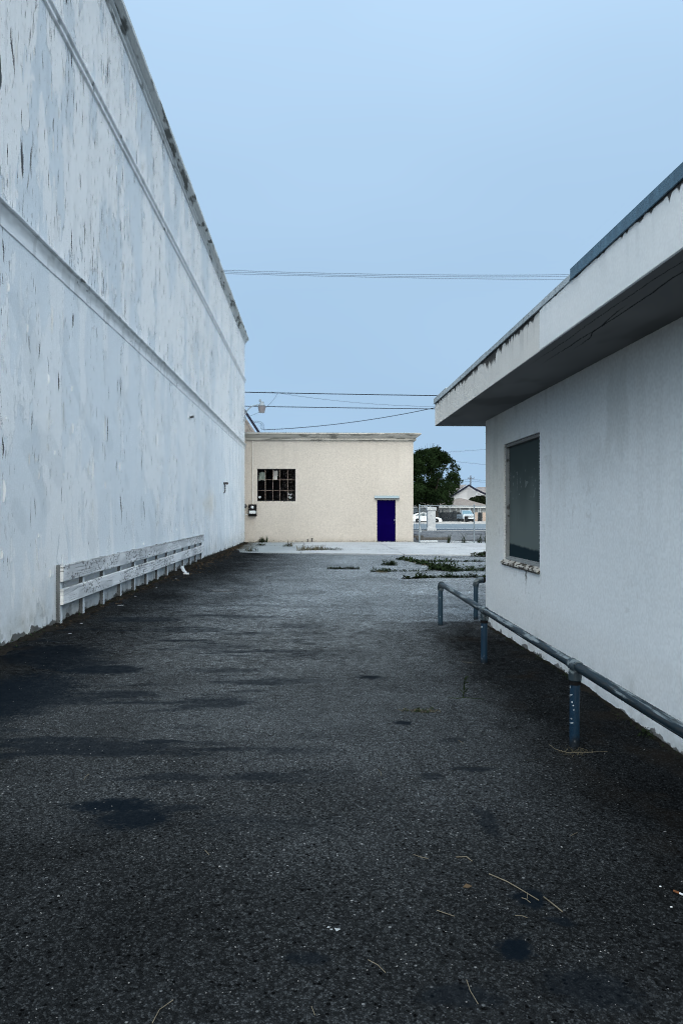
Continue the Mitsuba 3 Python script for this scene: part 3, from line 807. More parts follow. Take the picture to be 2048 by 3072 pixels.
# ------------------------------------------------------------------ wooden barrier along the white wall
wbar = thing('wooden_barrier', 'low white plank barrier on short posts along the white wall', 'barrier')
py = [10.03, 11.0, 12.05, 13.1, 14.12, 15.17, 16.2, 17.25, 18.32, 19.4, 20.43, 21.46, 22.5]
for i, y in enumerate(py):
    j = rnd.uniform(-.006, .006)
    z0 = float(gh(-3.25, y)) - .05
    put(wbar, 'post', cbox(XL + .002, XL + .052, y - .045 + j, y + .045 + j, z0, .775 + .0025 * (y - 10) + rnd.uniform(-.012, .012), .004), 'post_wood')
segs_top = [(9.98, 12.05), (12.056, 16.46), (16.466, 20.42), (20.426, 22.62)]
segs_low = [(9.98, 13.12), (13.126, 17.22), (17.226, 22.60)]


def plank(y0, y1, z0, z1, seed):
    prof = [(XL + .053, z0 + .004), (XL + .053, z1 - .004), (XL + .057, z1), (XL + .090, z1), (XL + .095, z1 - .005), (XL + .095, z0 + .005), (XL + .090, z0), (XL + .057, z0)]
    m = sweep_y(prof, y0, y1, .08, .0035, seed, 5.0)
    v = m.vertices.copy(); v[:, 2] += (v[:, 1] - 10) * 0.0026
    return trimesh.Trimesh(v, m.faces[:, ::-1], process=False)


for k, (a, b) in enumerate(segs_top): put(wbar, 'plank', plank(a, b, .570, .782, 20 + k), 'peeling_white_plank', 30)
for k, (a, b) in enumerate(segs_low): put(wbar, 'plank', plank(a, b, .275, .478, 30 + k), 'peeling_white_plank', 30)

gp = thing('gutter_piece', 'bent white strip of gutter metal lying at the foot of the plank barrier', 'scrap')
gm = []
path = np.array([(-3.23, 18.75, .14), (-3.17, 18.55, .115), (-3.06, 18.15, .06), (-2.97, 17.85, .045)])
for off, h in ((0, .0), (.02, .02)):
    v = [(x + o2, y + o2 * .6, z + h + (0.012 if o2 else 0)) for (x, y, z) in path for o2 in (0, .04)]
    f = []
    for i in range(len(path) - 1): f += [(2 * i, 2 * i + 1, 2 * i + 3), (2 * i, 2 * i + 3, 2 * i + 2)]
    gm.append(trimesh.Trimesh(np.array(v) + [off, 0, 0], f, process=False))
put(gp, 'channel', cat(gm), 'white_scrap')
put(gp, 'end_lip', cbox(-2.99, -2.86, 17.76, 17.80, .035, .075, .006), 'white_scrap')

# ------------------------------------------------------------------ the low building on the right
XR, YR, YN = 2.24, 9.93, 0.6
rb = thing('low_building', 'low grey white stucco building on the right with flat overhanging roof', 'building')
wy0, wy1, wz0, wz1 = 7.54, 8.97, 0.90, 2.262
import manifold3d as mf
W = mf.Manifold.cube([9.8, YR - YN - .6, 2.98]).translate([XR, YN + .6, -0.3]) - mf.Manifold.cube([0.5, wy1 - wy0, wz1 - wz0]).translate([XR - .1, wy0, wz0])
put(rb, 'wall', W, 'grey_white_stucco', label='plastered wall, greyer under the eave and cream at the corner')
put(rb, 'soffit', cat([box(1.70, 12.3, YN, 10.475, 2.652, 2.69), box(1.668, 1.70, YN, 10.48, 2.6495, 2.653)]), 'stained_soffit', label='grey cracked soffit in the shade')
put(rb, 'roof', box(1.70, 12.3, YN, 10.46, 2.69, 2.955), 'dark_metal')
put(rb, 'fascia', cbox(1.655, 1.70, YN, 5.575, 2.651, 2.957, .003), 'cool_fascia_paint', label='cool white freshly painted near half of the fascia')
put(rb, 'fascia', cbox(1.667, 1.70, 5.578, 10.50, 2.654, 2.957, .003), 'cream_fascia_paint', label='cream far half of the fascia with black mould drips')
put(rb, 'end_fascia', cbox(1.702, 12.4, 10.462, 10.50, 2.650, 2.957, .003), 'cream_fascia_paint')
for y0, y1, top, x0, m in ((YN, 4.88, 3.030, 1.646, 'dark_blue_flashing'), (4.884, 7.30, 3.004, 1.652, 'galvanised_flashing'), (7.304, 9.55, 3.012, 1.654, 'galvanised_flashing'), (9.554, 10.512, 3.028, 1.650, 'galvanised_flashing')):
    put(rb, 'flashing', cat([cbox(x0, 1.70, y0, y1, 2.958, top, .003), box(x0 - .006, x0 + .004, y0, y1, 2.9525, 2.9575)]), m, label='dark blue metal flashing strip' if m[0] == 'd' else None)
put(rb, 'end_flashing', cbox(1.702, 12.4, 10.47, 10.512, 2.958, 3.026, .003), 'galvanised_flashing')
wn = put(rb, 'window', cat([cbox(XR + .016, XR + .075, wy0, wy0 + .035, wz0, wz1, .004), cbox(XR + .016, XR + .075, wy1 - .035, wy1, wz0, wz1, .004),
                            cbox(XR + .016, XR + .075, wy0 + .036, wy1 - .036, wz1 - .04, wz1, .004), cbox(XR + .016, XR + .075, wy0 + .036, wy1 - .036, wz0, wz0 + .04, .004)]), 'worn_window_frame', label='window with worn frame and dusty green pane')
put(wn, 'pane', box(XR + .055, XR + .063, wy0 + .03, wy1 - .03, wz0 + .035, wz1 - .035), 'dusty_green_pane')
put(wn, 'stop_bead', cat([cbox(XR + .036, XR + .054, wy1 - .052, wy1 - .0365, wz0 + .041, wz1 - .041, .003), cbox(XR + .036, XR + .054, wy0 + .037, wy1 - .053, wz0 + .0405, wz0 + .055, .003)]), 'worn_window_frame')
sl = sweep_y([(XR - .035, wz0 - .032), (XR - .035, wz0 - .014), (XR + .005, wz0 + .012), (XR + .014, wz0 + .014), (XR + .014, wz0 - .005), (XR + .004, wz0 - .02), (XR + .004, wz0 - .032)], wy0 - .01, wy1 + .03, .03, .003, 8, 12.)
put(wn, 'sill', trimesh.Trimesh(sl.vertices, sl.faces[:, ::-1], process=False), 'rotten_sill', label='rotten flaking window sill')
put(wn, 'drip_strip', cbox(XR - .026, XR + .002, wy0 - .005, wy1 + .025, wz0 - .052, wz0 - .034, .004), 'dark_wood')

# ------------------------------------------------------------------ pipe railings
XP = 1.645


def rz(y): return .535 - .0072 * (9.91 - y)


ra = thing('pipe_railing', 'worn blue pipe railing on short posts beside the low building', 'railing')
for y in (2.2, 4.78, 7.35, 9.91):
    b = float(gh(XP, y))
    xo = rnd.uniform(-.006, .006)
    put(ra, 'post', tube([(XP - .006 + xo, y, b - .05), (XP - .003, y, .2), (XP, y, rz(y) - .06)], .0315, 18), 'blue_post_paint', True, label='blue post with chipped paint' if y == 4.78 else None)
    if y < 9.9:
        z = rz(y)
        put(ra, 'tee_fitting', cat([tube([(XP, y - .062, z), (XP, y - .057, z), (XP, y + .057, z), (XP, y + .062, z)], [.034, .0375, .0375, .034], 20), tube([(XP, y, z - .095), (XP, y, z - .09), (XP, y, z - .03)], [.037, .041, .041], 18)]), 'rail_fitting', 35)
        put(ra, 'collar', lathe([(.02, -.012), (.0365, -.012), (.0365, .012), (.02, .012)], (XP, y, z - .108), 18), 'near_black', 35)
    else:
        z = rz(y)
        put(ra, 'elbow_fitting', tube([(XP, y + .0, z - .085)] + arc((XP, y, z - .07), (XP, y - .08, z), (XP, y, z), 9), .040, 18), 'rail_fitting', 40)
for a, b in ((-.5, 2.13), (2.27, 4.71), (4.85, 7.28), (7.42, 9.85)):
    yy = np.linspace(a, b, 12)
    put(ra, 'rail', tube([(XP + .002 * math.sin(y * 3), y, rz(y)) for y in yy], .031, 20), 'worn_rail_paint', True)
r2 = thing('pipe_railing', 'short blue pipe railing with elbow turning behind the low building', 'railing')
X2, Y2 = 2.215, 10.42
for x in (X2, X2 + 2.5):
    put(r2, 'post', tube([(x, Y2, -.05), (x, Y2, .3), (x, Y2, .47)], .0315, 18), 'blue_post_paint', True)
put(r2, 'elbow_fitting', tube([(X2, Y2, .455), (X2, Y2, .47)] + arc((X2, Y2, .475), (X2 + .075, Y2, .54), (X2, Y2, .54), 8) + [(X2 + .10, Y2, .54)], .040, 18), 'rail_fitting', 40)
put(r2, 'collar', lathe([(.02, -.008), (.0415, -.008), (.0415, .008), (.02, .008)], (X2 + .108, Y2, .54), 18, 'x'), 'near_black', 35)
put(r2, 'rail', tube([(X2 + .09, Y2, .54), (X2 + 1, Y2, .54), (X2 + 2.5, Y2, .54)], .031, 18), 'worn_rail_paint', True)

# ------------------------------------------------------------------ the sand coloured building at the end
YB, XB = 37.60, 4.90
bb = thing('sand_building', 'sand coloured stucco building with navy door and cornice closing the alley', 'building')
B = mf.Manifold.cube([XB + 9, 13, 5.3]).translate([-9, YB, -0.3])
B -= mf.Manifold.cube([XB + 8.4, 12.4, 4.6]).translate([-8.7, YB + .3, -.1])
B -= mf.Manifold.cube([1.86, 1, 1.588]).translate([-2.74, YB - .5, 2.019])
B -= mf.Manifold.cube([.955, 1, 2.12]).translate([3.09, YB - .5, -.02])
put(bb, 'wall', B, 'sand_stucco', label='rough sand coloured stucco wall')
put(bb, 'cornice', rect_loft(-9, XB, YB, YB + 13, [(0, 4.99), (.115, 5.0), (.13, 5.02), (.13, 5.065), (.10, 5.075), (.10, 5.10), (.15, 5.13), (.22, 5.19), (.27, 5.245), (.275, 5.255), (.275, 5.262), (.33, 5.268), (.355, 5.28), (.355, 5.325), (.34, 5.335), (0, 5.34)]), 'grimy_cornice', 20)
put(bb, 'roof_edge', box(-9.36, XB + .3, YB - .335, YB + 13.3, 5.342, 5.354), 'galvanised_flashing')
wn = put(bb, 'window', cat([box(-2.74, -.88, YB + .075, YB + .115, 2.019, 2.047), box(-2.74, -.88, YB + .075, YB + .115, 3.579, 3.607), box(-2.74, -2.715, YB + .075, YB + .115, 2.047, 3.579), box(-.905, -.88, YB + .075, YB + .115, 2.047, 3.579)]), 'dark_metal', label='dark steel window of fifteen panes')
pw, ph = 1.81 / 5, 1.532 / 3
for i in range(1, 5):
    put(wn, 'bar', box(-2.715 + i * pw - .010, -2.715 + i * pw + .010, YB + .068, YB + .108, 2.047, 3.579), 'rusty_bar')
for j in range(1, 3):
    put(wn, 'bar', box(-2.715, -.905, YB + .072, YB + .104, 2.047 + j * ph - .009, 2.047 + j * ph + .009), 'rusty_bar')
for i in range(5):
    for j in range(3):
        x0, z0 = -2.715 + i * pw + .0115, 2.047 + j * ph + .0105
        q = trimesh.Trimesh([(x0, YB + .09, z0), (x0 + pw - .023, YB + .09 + rnd.uniform(-.004, .004), z0), (x0 + pw - .023, YB + .09, z0 + ph - .021), (x0, YB + .09 + rnd.uniform(-.004, .004), z0 + ph - .021)], [(0, 1, 2), (0, 2, 3)], process=False)
        put(wn, 'pane', q, 'window_glass')
put(bb, 'added_dark_backing', box(-8.6, XB - .5, YB + 1.6, YB + 1.7, 0, 4.5), 'unlit_black')  # added black sheet that keeps the room behind the panes dark
cl = thing('hanging_cloth', 'pale cloth hanging inside the dark steel window, behind its middle top pane', 'cloth')
put(cl, 'fold', sweep_y([(0, 0), (0, 0)], 0, 1, 1) if False else trimesh.Trimesh([(-1.98 + .20 * u + (0.0 if v < .5 else .02), YB + .20 + .03 * math.sin(u * 9), 3.08 + .44 * v) for v in (0, .5, 1) for u in np.linspace(0, 1, 7)], [t for r_ in range(2) for c_ in range(6) for t in ((r_ * 7 + c_, r_ * 7 + c_ + 1, r_ * 7 + c_ + 8), (r_ * 7 + c_, r_ * 7 + c_ + 8, r_ * 7 + c_ + 7))], process=False), 'pale_cloth', True)
cl = thing('hanging_cloth', 'greenish cloth bundle inside the dark steel window, behind its top left pane', 'cloth')
put(cl, 'fold', trimesh.Trimesh([(-2.66 + .28 * u + .05 * (1 - v) * (u - .5), YB + .21 + .05 * math.sin(u * 7 + v * 2), 3.07 + .40 * v - .10 * abs(u - .5)) for v in (0, .5, 1) for u in np.linspace(0, 1, 7)], [t for r_ in range(2) for c_ in range(6) for t in ((r_ * 7 + c_, r_ * 7 + c_ + 1, r_ * 7 + c_ + 8), (r_ * 7 + c_, r_ * 7 + c_ + 8, r_ * 7 + c_ + 7))], process=False), 'green_cloth', True)
stk = thing('window_sticker', 'round pale sticker on the bottom left pane of the dark steel window', 'sticker')
put(stk, 'disc', lathe([(.001, -.003), (.058, -.003), (.058, 0), (.001, 0)], (-2.625, YB + .083, 2.22), 20, 'y'), 'label_white')
put(stk, 'centre_mark', lathe([(.001, -.002), (.022, -.002), (.022, 0), (.001, 0)], (-2.62, YB + .0795, 2.225), 12, 'y'), 'dark_metal')
sk2 = thing('painted_numeral', 'sketchy pale painted mark on the bottom right pane of the dark steel window', 'mark')
num = []
for pts in ([(.00, .30), (.05, .31), (.09, .27), (.13, .285)], [(.00, .36), (.04, .34)], [(.10, .30), (.19, .33), (.14, .25)], [(.03, .20), (.0, .16), (.05, .13), (.12, .15), (.18, .17), (.17, .12), (.06, .11)], [(.06, .19), (.11, .21), (.08, .16)]):
    num.append(tube([(-1.245 + a, YB + .08, 2.055 + b) for a, b in pts], .011, 6))
put(sk2, 'strokes', cat(num), 'label_white')
dk = put(bb, 'door', cbox(3.115, 4.022, YB + .055, YB + .10, .02, 2.078, .004), 'navy_door_paint', label='deep navy blue door with chipped edge')
put(dk, 'knob', lathe([(.001, -.07), (.024, -.065), (.03, -.045), (.015, -.03), (.015, 0), (.03, 0), (.03, .004)], (3.965, YB + .052, 1.10), 14, 'y'), 'pale_metal', True)
put(dk, 'lock', lathe([(.001, -.014), (.018, -.012), (.02, 0)], (3.965, YB + .053, .93), 12, 'y'), 'dark_metal', True)
put(bb, 'door_frame', cat([cbox(3.088, 3.113, YB + .01, YB + .12, -.02, 2.10, .003), cbox(4.024, 4.047, YB + .01, YB + .12, -.02, 2.10, .003), cbox(3.113, 4.024, YB + .01, YB + .12, 2.08, 2.10, .003)]), 'sand_stucco')
put(bb, 'door_hood', prism([(YB - .12, 2.17), (YB + .0, 2.295), (YB + .0, 2.145), (YB - .12, 2.145)], 2.985, 4.20, 'yz'), 'hood_metal', label='pale metal hood over the door')
put(bb, 'hood_edge', cbox(2.985, 4.20, YB - .135, YB - .122, 2.13, 2.172, .003), 'dark_metal')
put(bb, 'door_step', cbox(2.7, 4.6, YB - .13, YB - .004, -.05, .022, .008), 'dirt')

mt = thing('electric_meter', 'black meter box with white dial on the sand coloured wall', 'meter')
put(mt, 'cabinet', cbox(-3.155, -2.768, YB - .17, YB - .003, 1.285, 1.868, .012), 'near_black')
put(mt, 'dial', lathe([(.001, -.05), (.05, -.045), (.07, -.02), (.072, .0), (.001, .0)], (-2.967, YB - .171, 1.722), 24, 'y'), 'label_white', 30)
put(mt, 'pointer', box(-2.985, -2.945, YB - .226, YB - .222, 1.728, 1.742), 'near_black')
put(mt, 'name_plate', cbox(-3.121, -2.80, YB - .178, YB - .1705, 1.412, 1.556, .003), 'label_white')
put(mt, 'seal', cbox(-3.115, -3.095, YB - .178, YB - .1705, 1.64, 1.67, .003), 'label_white')
put(mt, 'conduit', tube([(-2.952, YB - .05, 1.87), (-2.952, YB - .05, 3.4), (-2.949, YB - .05, 4.985)], .026, 10), 'fence_tan2', True, label='sand painted conduit rising to the cornice')
put(mt, 'conduit', tube([(-4.2, YB - .06, 1.375), (-3.6, YB - .06, 1.375), (-3.157, YB - .06, 1.375)], .018, 10), 'label_white', True)
put(mt, 'side_meter', lathe([(.001, -.12), (.08, -.11), (.10, -.02), (.10, 0), (.001, 0)], (-3.335, YB - .004, 1.78), 20, 'y'), 'dark_metal', 30)
for x, h, lab in ((-.278, .16, 'shorter dark pipe stub at the foot of the sand coloured wall'), (-.075, .21, 'taller capped dark pipe stub at the foot of the sand coloured wall')):
    s = thing('pipe_stub', lab, 'pipe')
    put(s, 'pipe', tube([(x, YB - .06, -.05), (x, YB - .06, h - .03)], .024, 10), 'dark_metal', True)
    put(s, 'cap', lathe([(.01, 0), (.04, 0), (.042, .03), (.01, .035)], (x + (.012 if h > .2 else -.005), YB - .06, h - .03), 12), 'dark_metal', 30)

# house with clay tiles behind, seen over the cornice
th = thing('tile_roofed_house', 'gable end with clay roof tiles peeping over the cornice beside the white wall', 'house')
YG = 52.5
k = YG / 44.16


def gz(x): return 7.075 + (x + 3.8) * (6.082 - 7.075) / .65


gx0, gx1 = -9.0, -2.55
sx = lambda x: x * k
szz = lambda z: 1.46 + (z - 1.46) * k
sl_ = (6.082 - 7.075) / .65
ridge_x = sx(-4.6)
A0 = (ridge_x, szz(gz(-4.6)) - .12); A1 = (sx(-3.05), szz(gz(-3.05)) - .12)
put(th, 'wall', prism([(ridge_x - 4.2, 0), (A1[0] - .3, 0), (A1[0] - .3, A1[1]), (A0[0], A0[1] - .3), (ridge_x - 4.2, A1[1] - .5)], YG + .6, YG + 9, 'xz'), 'sand_stucco')
dx, dz = A1[0] - A0[0], A1[1] - A0[1]
L = math.hypot(dx, dz); ux, uz = dx / L, dz / L
put(th, 'roof', prism([(A0[0], A0[1]), (A1[0], A1[1]), (A1[0] + .1, A1[1] + .12), (A0[0] + .1, A0[1] + .14)], YG, YG + 9.5, 'xz'), 'navy_trim')
put(th, 'roof', prism([(A0[0], A0[1]), (A0[0], A0[1] + .14), (ridge_x - 4.6, A1[1] - .7), (ridge_x - 4.6, A1[1] - .84)], YG, YG + 9.5, 'xz'), 'clay_tile')
for i in range(9):
    s = L * (i + .5) / 9
    cx, cz = A0[0] + ux * s, A0[1] + uz * s
    put(th, 'roof_tile', tube([(cx - ux * .2 - .14, YG - .06, cz - uz * .2 - .14), (cx - .15, YG - .09, cz - .17), (cx + ux * .2 - .16, YG - .05, cz + uz * .2 - .2)], [.07, .10, .12], 10), 'clay_tile', 40)
    if i % 2 == 0:
        put(th, 'roof_tile', tube([(cx - .42, YG + .15, cz - .42 + .1), (cx - .45, YG + .1, cz - .5), (cx - .42, YG + .05, cz - .72)], [.08, .12, .14], 10), 'clay_tile', 40)

# ------------------------------------------------------------------ overhead wires


def sag(a, b, s, n=24):
    a, b = np.array(a, float), np.array(b, float)
    t = np.linspace(0, 1, n)[:, None]
    p = a + (b - a) * t
    p[:, 2] -= (4 * s * t * (1 - t))[:, 0]
    return p


def ext(a, b, f0, f1):
    a, b = np.array(a, float), np.array(b, float)
    return a + (b - a) * f0, a + (b - a) * f1


for (a, b, s, r, m, lab) in (
        ((-5.31, 45.2, 16.167), (14.83, 44.5, 15.95), .26, .012, 'wire_grey', 'topmost of the three thin wires high across the sky'),
        ((-5.31, 45.2, 16.07), (14.83, 44.5, 15.84), .26, .012, 'wire_grey', 'middle of the three thin wires high across the sky'),
        ((-5.19, 45.2, 15.72), (14.99, 44.5, 15.40), .13, .012, 'wire_grey', 'lowest of the three thin wires high across the sky'),
        ((-3.63, 42.2, 8.095), (6.9, 41.8, 7.91), .02, .024, 'wire_black', 'thick black wire above the wall lamp, highest over the far building'),
        ((-3.63, 42.2, 7.33), (6.9, 41.8, 7.18), .02, .021, 'wire_black', 'thick black wire passing behind the wall lamp')):
    a, b = ext(a, b, -.6, 1.7)
    solo('overhead_wire', lab, 'wire', tube(sag(a, b, s * 2.4), r, 6), m, True)
solo('overhead_wire', 'thin slack wire tied to the thick black wire and sloping down to the right', 'wire', tube(np.vstack([sag((-2.3, 42.1, 8.07), (6.9, 41.8, 7.27), .18)]), .010, 6), 'wire_grey', True)
solo('overhead_wire', 'twisted service cable rising from the far roof towards the right', 'wire', tube(sag((-2.72, 42.1, 5.99), (6.9, 41.8, 7.27), .22), .018, 6), 'wire_black', True)
solo('overhead_wire', 'thin wire dropping from the thick black wire past the wall lamp', 'wire', tube(arc((-1.95, 42.1, 8.0), (-3.7, 42.2, 6.70), (-2.55, 42.1, 6.95), 14), .010, 6), 'wire_grey', True)
solo('wire_loop', 'looped slack ends of cable beside the tiled gable roof', 'wire', cat([tube(arc((-3.35, 42.3, 6.48), (-2.70, 42.1, 5.99), (-2.62, 42.1, 6.55), 12), .009, 6), tube(arc((-3.30, 42.3, 6.40), (-2.80, 42.1, 6.03), (-2.70, 42.1, 6.45), 12), .009, 6), tube(arc((-2.88, 42.2, 6.36), (-2.70, 42.1, 5.99), (-2.98, 42.2, 6.0), 12), .009, 6)]), 'wire_black', True)

# ------------------------------------------------------------------ weeds
def blades(spots, n, h, spread, seed, w=.006, lean=.5):
    r = random.Random(seed)
    V, F = [], []
    for (cx, cy) in spots:
        cz = float(gh(cx, cy)) if cy < 25 else .03
        for _ in range(n):
            a, rr = r.uniform(0, 6.283), spread * math.sqrt(r.random())
            bx, by = cx + rr * math.cos(a) * 1.0, cy + rr * math.sin(a)
            hh = h * r.uniform(.35, 1.1); le = hh * lean * r.uniform(.2, 1.3); la = r.uniform(0, 6.283)
            ww = w * r.uniform(.6, 1.4); px, pyy = math.cos(la + 1.57) * ww, math.sin(la + 1.57) * ww
            o = len(V)
            for s, wf in ((0, 1), (.5, .8), (1, .05)):
                x, y, z = bx + math.cos(la) * le * s * s, by + math.sin(la) * le * s * s, cz - .01 + hh * (s - .25 * s * s * lean)
                V += [(x - px * wf, y - pyy * wf, z), (x + px * wf, y + pyy * wf, z)]
            F += [(o, o + 1, o + 3), (o, o + 3, o + 2), (o + 2, o + 3, o + 5), (o + 2, o + 5, o + 4)]
    return trimesh.Trimesh(V, F, process=False)


def leafy(spots, n, h, spread, seed, sz=.03):
    r = random.Random(seed)
    V, F = [], []
    for (cx, cy) in spots:
        cz = float(gh(cx, cy)) if cy < 25 else .03
        for _ in range(n):
            a, rr = r.uniform(0, 6.283), spread * math.sqrt(r.random())
            fall = max(.15, 1 - (rr / spread) ** 2)
            c = np.array([cx + rr * math.cos(a), cy + rr * math.sin(a), cz + h * fall * r.random()])
            d = np.array([r.gauss(0, 1), r.gauss(0, 1), r.gauss(0.3, .6)]); d /= np.linalg.norm(d)
            s = np.cross(d, [0, 0, 1]); s /= np.linalg.norm(s) + 1e-9
            L_ = sz * r.uniform(.6, 1.5); o = len(V)
            V += [tuple(c), tuple(c + d * L_ * .5 + s * L_ * .28), tuple(c + d * L_), tuple(c + d * L_ * .5 - s * L_ * .28)]
            F += [(o, o + 1, o + 2), (o, o + 2, o + 3)]
    return trimesh.Trimesh(V, F, process=False)


def weed(lab, parts, name='weed', category='weed'):
    t = thing(name, lab, category)
    for nm, mesh, m in parts:
        put(t, nm, mesh, m)
    return t


def line(x0, x1, y0, y1, n, j=.05, seed=1):
    r = random.Random(seed)
    return [(x0 + (x1 - x0) * i / (n - 1) + r.uniform(-j, j), y0 + (y1 - y0) * i / (n - 1) + r.uniform(-j, j)) for i in range(n)]


# the upright little weed on the dark asphalt
sp = thing('weed', 'single upright dark weed sprig growing from the dark asphalt near the railing', 'weed')
stem = [(1.176, 6.0, -.01), (1.178, 6.0, .05), (1.182, 6.0, .11), (1.188, 6.0, .155), (1.205, 5.995, .175), (1.218, 5.99, .165)]
put(sp, 'stem', tube(stem, [.005, .0045, .004, .0035, .004, .002], 7), 'dark_weed_leaf', True)
lv, lf = [], []
r_ = random.Random(5)
for i in range(30):
    s = r_.uniform(.08, 1) ; z = .012 + .15 * s; a = r_.uniform(0, 6.283); l = r_.uniform(.025, .06) * (1.2 - .6 * s); o = len(lv)
    c = np.array([1.177 + .012 * s, 6.0, z]); d = np.array([math.cos(a), .6 * math.sin(a), r_.uniform(.05, .7)]); q = np.array([-math.sin(a), math.cos(a), .2])
    lv += [tuple(c), tuple(c + d * l * .55 + q * l * .16), tuple(c + d * l), tuple(c + d * l * .55 - q * l * .16)]
    lf += [(o, o + 1, o + 2), (o, o + 2, o + 3)]
put(sp, 'leaves', trimesh.Trimesh(lv, lf, process=False), 'dark_weed_leaf')
put(sp, 'runner', tube([(1.06, 5.99, .006), (1.13, 5.97, .006), (1.18, 5.99, .006), (1.25, 5.96, .006), (1.33, 5.93, .006)], .004, 6), 'dark_weed_leaf', True)
weed('flat tuft of brown dry grass in the dark asphalt left of the weed sprig', [('blades', blades(line(.69, .88, 5.64, 5.62, 7, .02), 26, .035, .04, 3, .003, 1.4), 'dry_grass'), ('shade_leaves', leafy(line(.7, .87, 5.63, 5.62, 6, .015), 14, .02, .035, 4, .018), 'dark_weed_leaf')], 'grass_tuft', 'grass')
weed('dry grass tuft at the foot of the nearest railing post', [('blades', blades([(1.60, 4.66), (1.56, 4.64), (1.63, 4.65), (1.67, 4.67)], 30, .035, .05, 6, .002, 2.2), 'dry_grass'), ('long_stalk', tube([(1.44, 4.66, .04), (1.47, 4.62, .02), (1.53, 4.60, .008), (1.62, 4.59, .008), (1.78, 4.60, .01)], .0013, 5), 'straw_mat')], 'grass_tuft', 'grass')
weed('long bushy green weed trailing from the concrete strip across the bleached asphalt', [('foliage', leafy(line(2.75, 3.30, 24.0, 20.5, 16, .12, 2) + line(3.2, 3.45, 19.9, 18.9, 9, .12, 3), 78, 0.072, 0.132, 11, .07), 'weed_leaf'), ('high_foliage', leafy([(3.3, 19.3), (3.45, 19.1), (3.2, 19.6)], 240, .30, .26, 12, .08), 'weed_leaf'), ('dry_stems', blades(line(2.9, 3.2, 22.6, 20.6, 7, .1), 12, 0.086, 0.120, 13, .008), 'dry_grass')])
weed('low bushy green weed just right of the long trailing weed', [('foliage', leafy(line(3.75, 4.3, 19.15, 19.05, 7, .06, 5), 66, 0.144, 0.102, 14, .06), 'weed_leaf')])
weed('green weeds in the crack farther right, beside the low building', [('foliage', leafy(line(4.55, 5.6, 19.5, 19.4, 9, .06, 6), 36, 0.101, 0.096, 15, .055), 'weed_leaf')])
weed('row of dark weeds in the nearest cross crack, ending left of the railing elbow', [('foliage', leafy(line(2.9, 4.3, 17.2, 17.05, 18, .05, 7), 48, 0.072, 0.078, 16, .05), 'dark_weed_leaf'), ('high_foliage', leafy([(3.05, 17.2), (3.6, 17.2), (4.1, 17.15)], 110, .22, .11, 17, .05), 'weed_leaf')])
weed('dark weeds in the nearest cross crack, left piece behind the railing end', [('foliage', leafy(line(2.02, 2.72, 16.85, 17.1, 12, .04, 8), 48, 0.058, 0.060, 18, .05), 'dark_weed_leaf'), ('high_foliage', leafy([(2.36, 17.05), (2.45, 17.05)], 90, .20, .10, 19, .05), 'weed_leaf')])
weed('thin line of dark weeds in a crack left of the trailing weed', [('foliage', leafy(line(1.9, 2.95, 18.95, 19.05, 14, .03, 9), 24, 0.036, 0.048, 20, .04), 'dark_weed_leaf')])
weed('small ragged dark weed on the bleached asphalt below the navy door', [('foliage', leafy([(2.0, 21.3), (2.12, 21.2), (2.2, 21.2)], 110, .14, .12, 21, .06), 'dark_weed_leaf')])
weed('rounded low weed with dry middle on the bleached asphalt, nearer than the ragged one', [('foliage', leafy(line(1.48, 1.85, 18.9, 18.85, 6, .05, 10), 60, 0.094, 0.078, 22, .05), 'weed_leaf'), ('dry_blades', blades([(1.62, 18.75), (1.7, 18.72)], 30, .08, .1, 23, .006), 'dry_grass')])
weed('long flat strip of black weeds in the middle of the bleached asphalt', [('foliage', leafy(line(.42, 1.12, 19.8, 19.75, 12, .03, 11), 48, 0.043, 0.060, 24, .05), 'dark_weed_leaf')])
weed('long line of dark weeds in the farther crack reaching the low building', [('foliage', leafy(line(3.25, 6.0, 22.75, 22.5, 26, .05, 12), 36, 0.050, 0.078, 25, .05), 'dark_weed_leaf'), ('high_foliage', leafy(line(3.4, 4.0, 22.7, 22.7, 4, .05, 12), 24, 0.115, 0.060, 26, .05), 'dark_weed_leaf')])
weed('dark green bush of weeds at the edge of the concrete against the low building', [('foliage', leafy(line(5.45, 6.4, 25.2, 25.2, 8, .12, 13), 120, 0.122, 0.204, 27, .08), 'dark_weed_leaf')])
weed('spiky weed against the sand coloured wall under its window', [('foliage', leafy([(-2.42, 37.35), (-2.6, 37.4)], 110, .16, .15, 28, .06), 'dark_weed_leaf'), ('blades', blades([(-2.35, 37.4), (-2.5, 37.4)], 24, .34, .12, 29, .012, .4), 'weed_leaf')])
weed('purplish dry weed on the concrete beside the white wall corner', [('foliage', leafy([(-2.35, 28.6), (-2.2, 28.5)], 90, .20, .18, 30, .05), 'dark_weed_leaf'), ('blades', blades([(-2.4, 28.6)], 26, .24, .15, 31, .008), 'dry_grass')])
weed('brown and green weed clump on the concrete under the steel window', [('foliage', leafy([(-1.1, 32.6)], 120, .20, .18, 32, .06), 'dark_weed_leaf'), ('blades', blades([(-.98, 32.7)], 34, .34, .12, 33, .008), 'dry_grass')])
weed('spreading weeds with dry stalks in the concrete joint', [('foliage', leafy(line(-.35, 1.0, 29.2, 29.35, 12, .05, 14), 60, .10, .16, 34, .05), 'weed_leaf'), ('blades', blades(line(-.5, .35, 29.0, 29.2, 6, .05, 15), 28, .28, .18, 35, .008), 'dry_grass')])
weed('black weed tuft lying on the concrete below the spiky weed', [('foliage', leafy([(-2.35, 33.6), (-2.2, 33.5)], 90, .10, .16, 36, .06), 'dark_weed_leaf')])
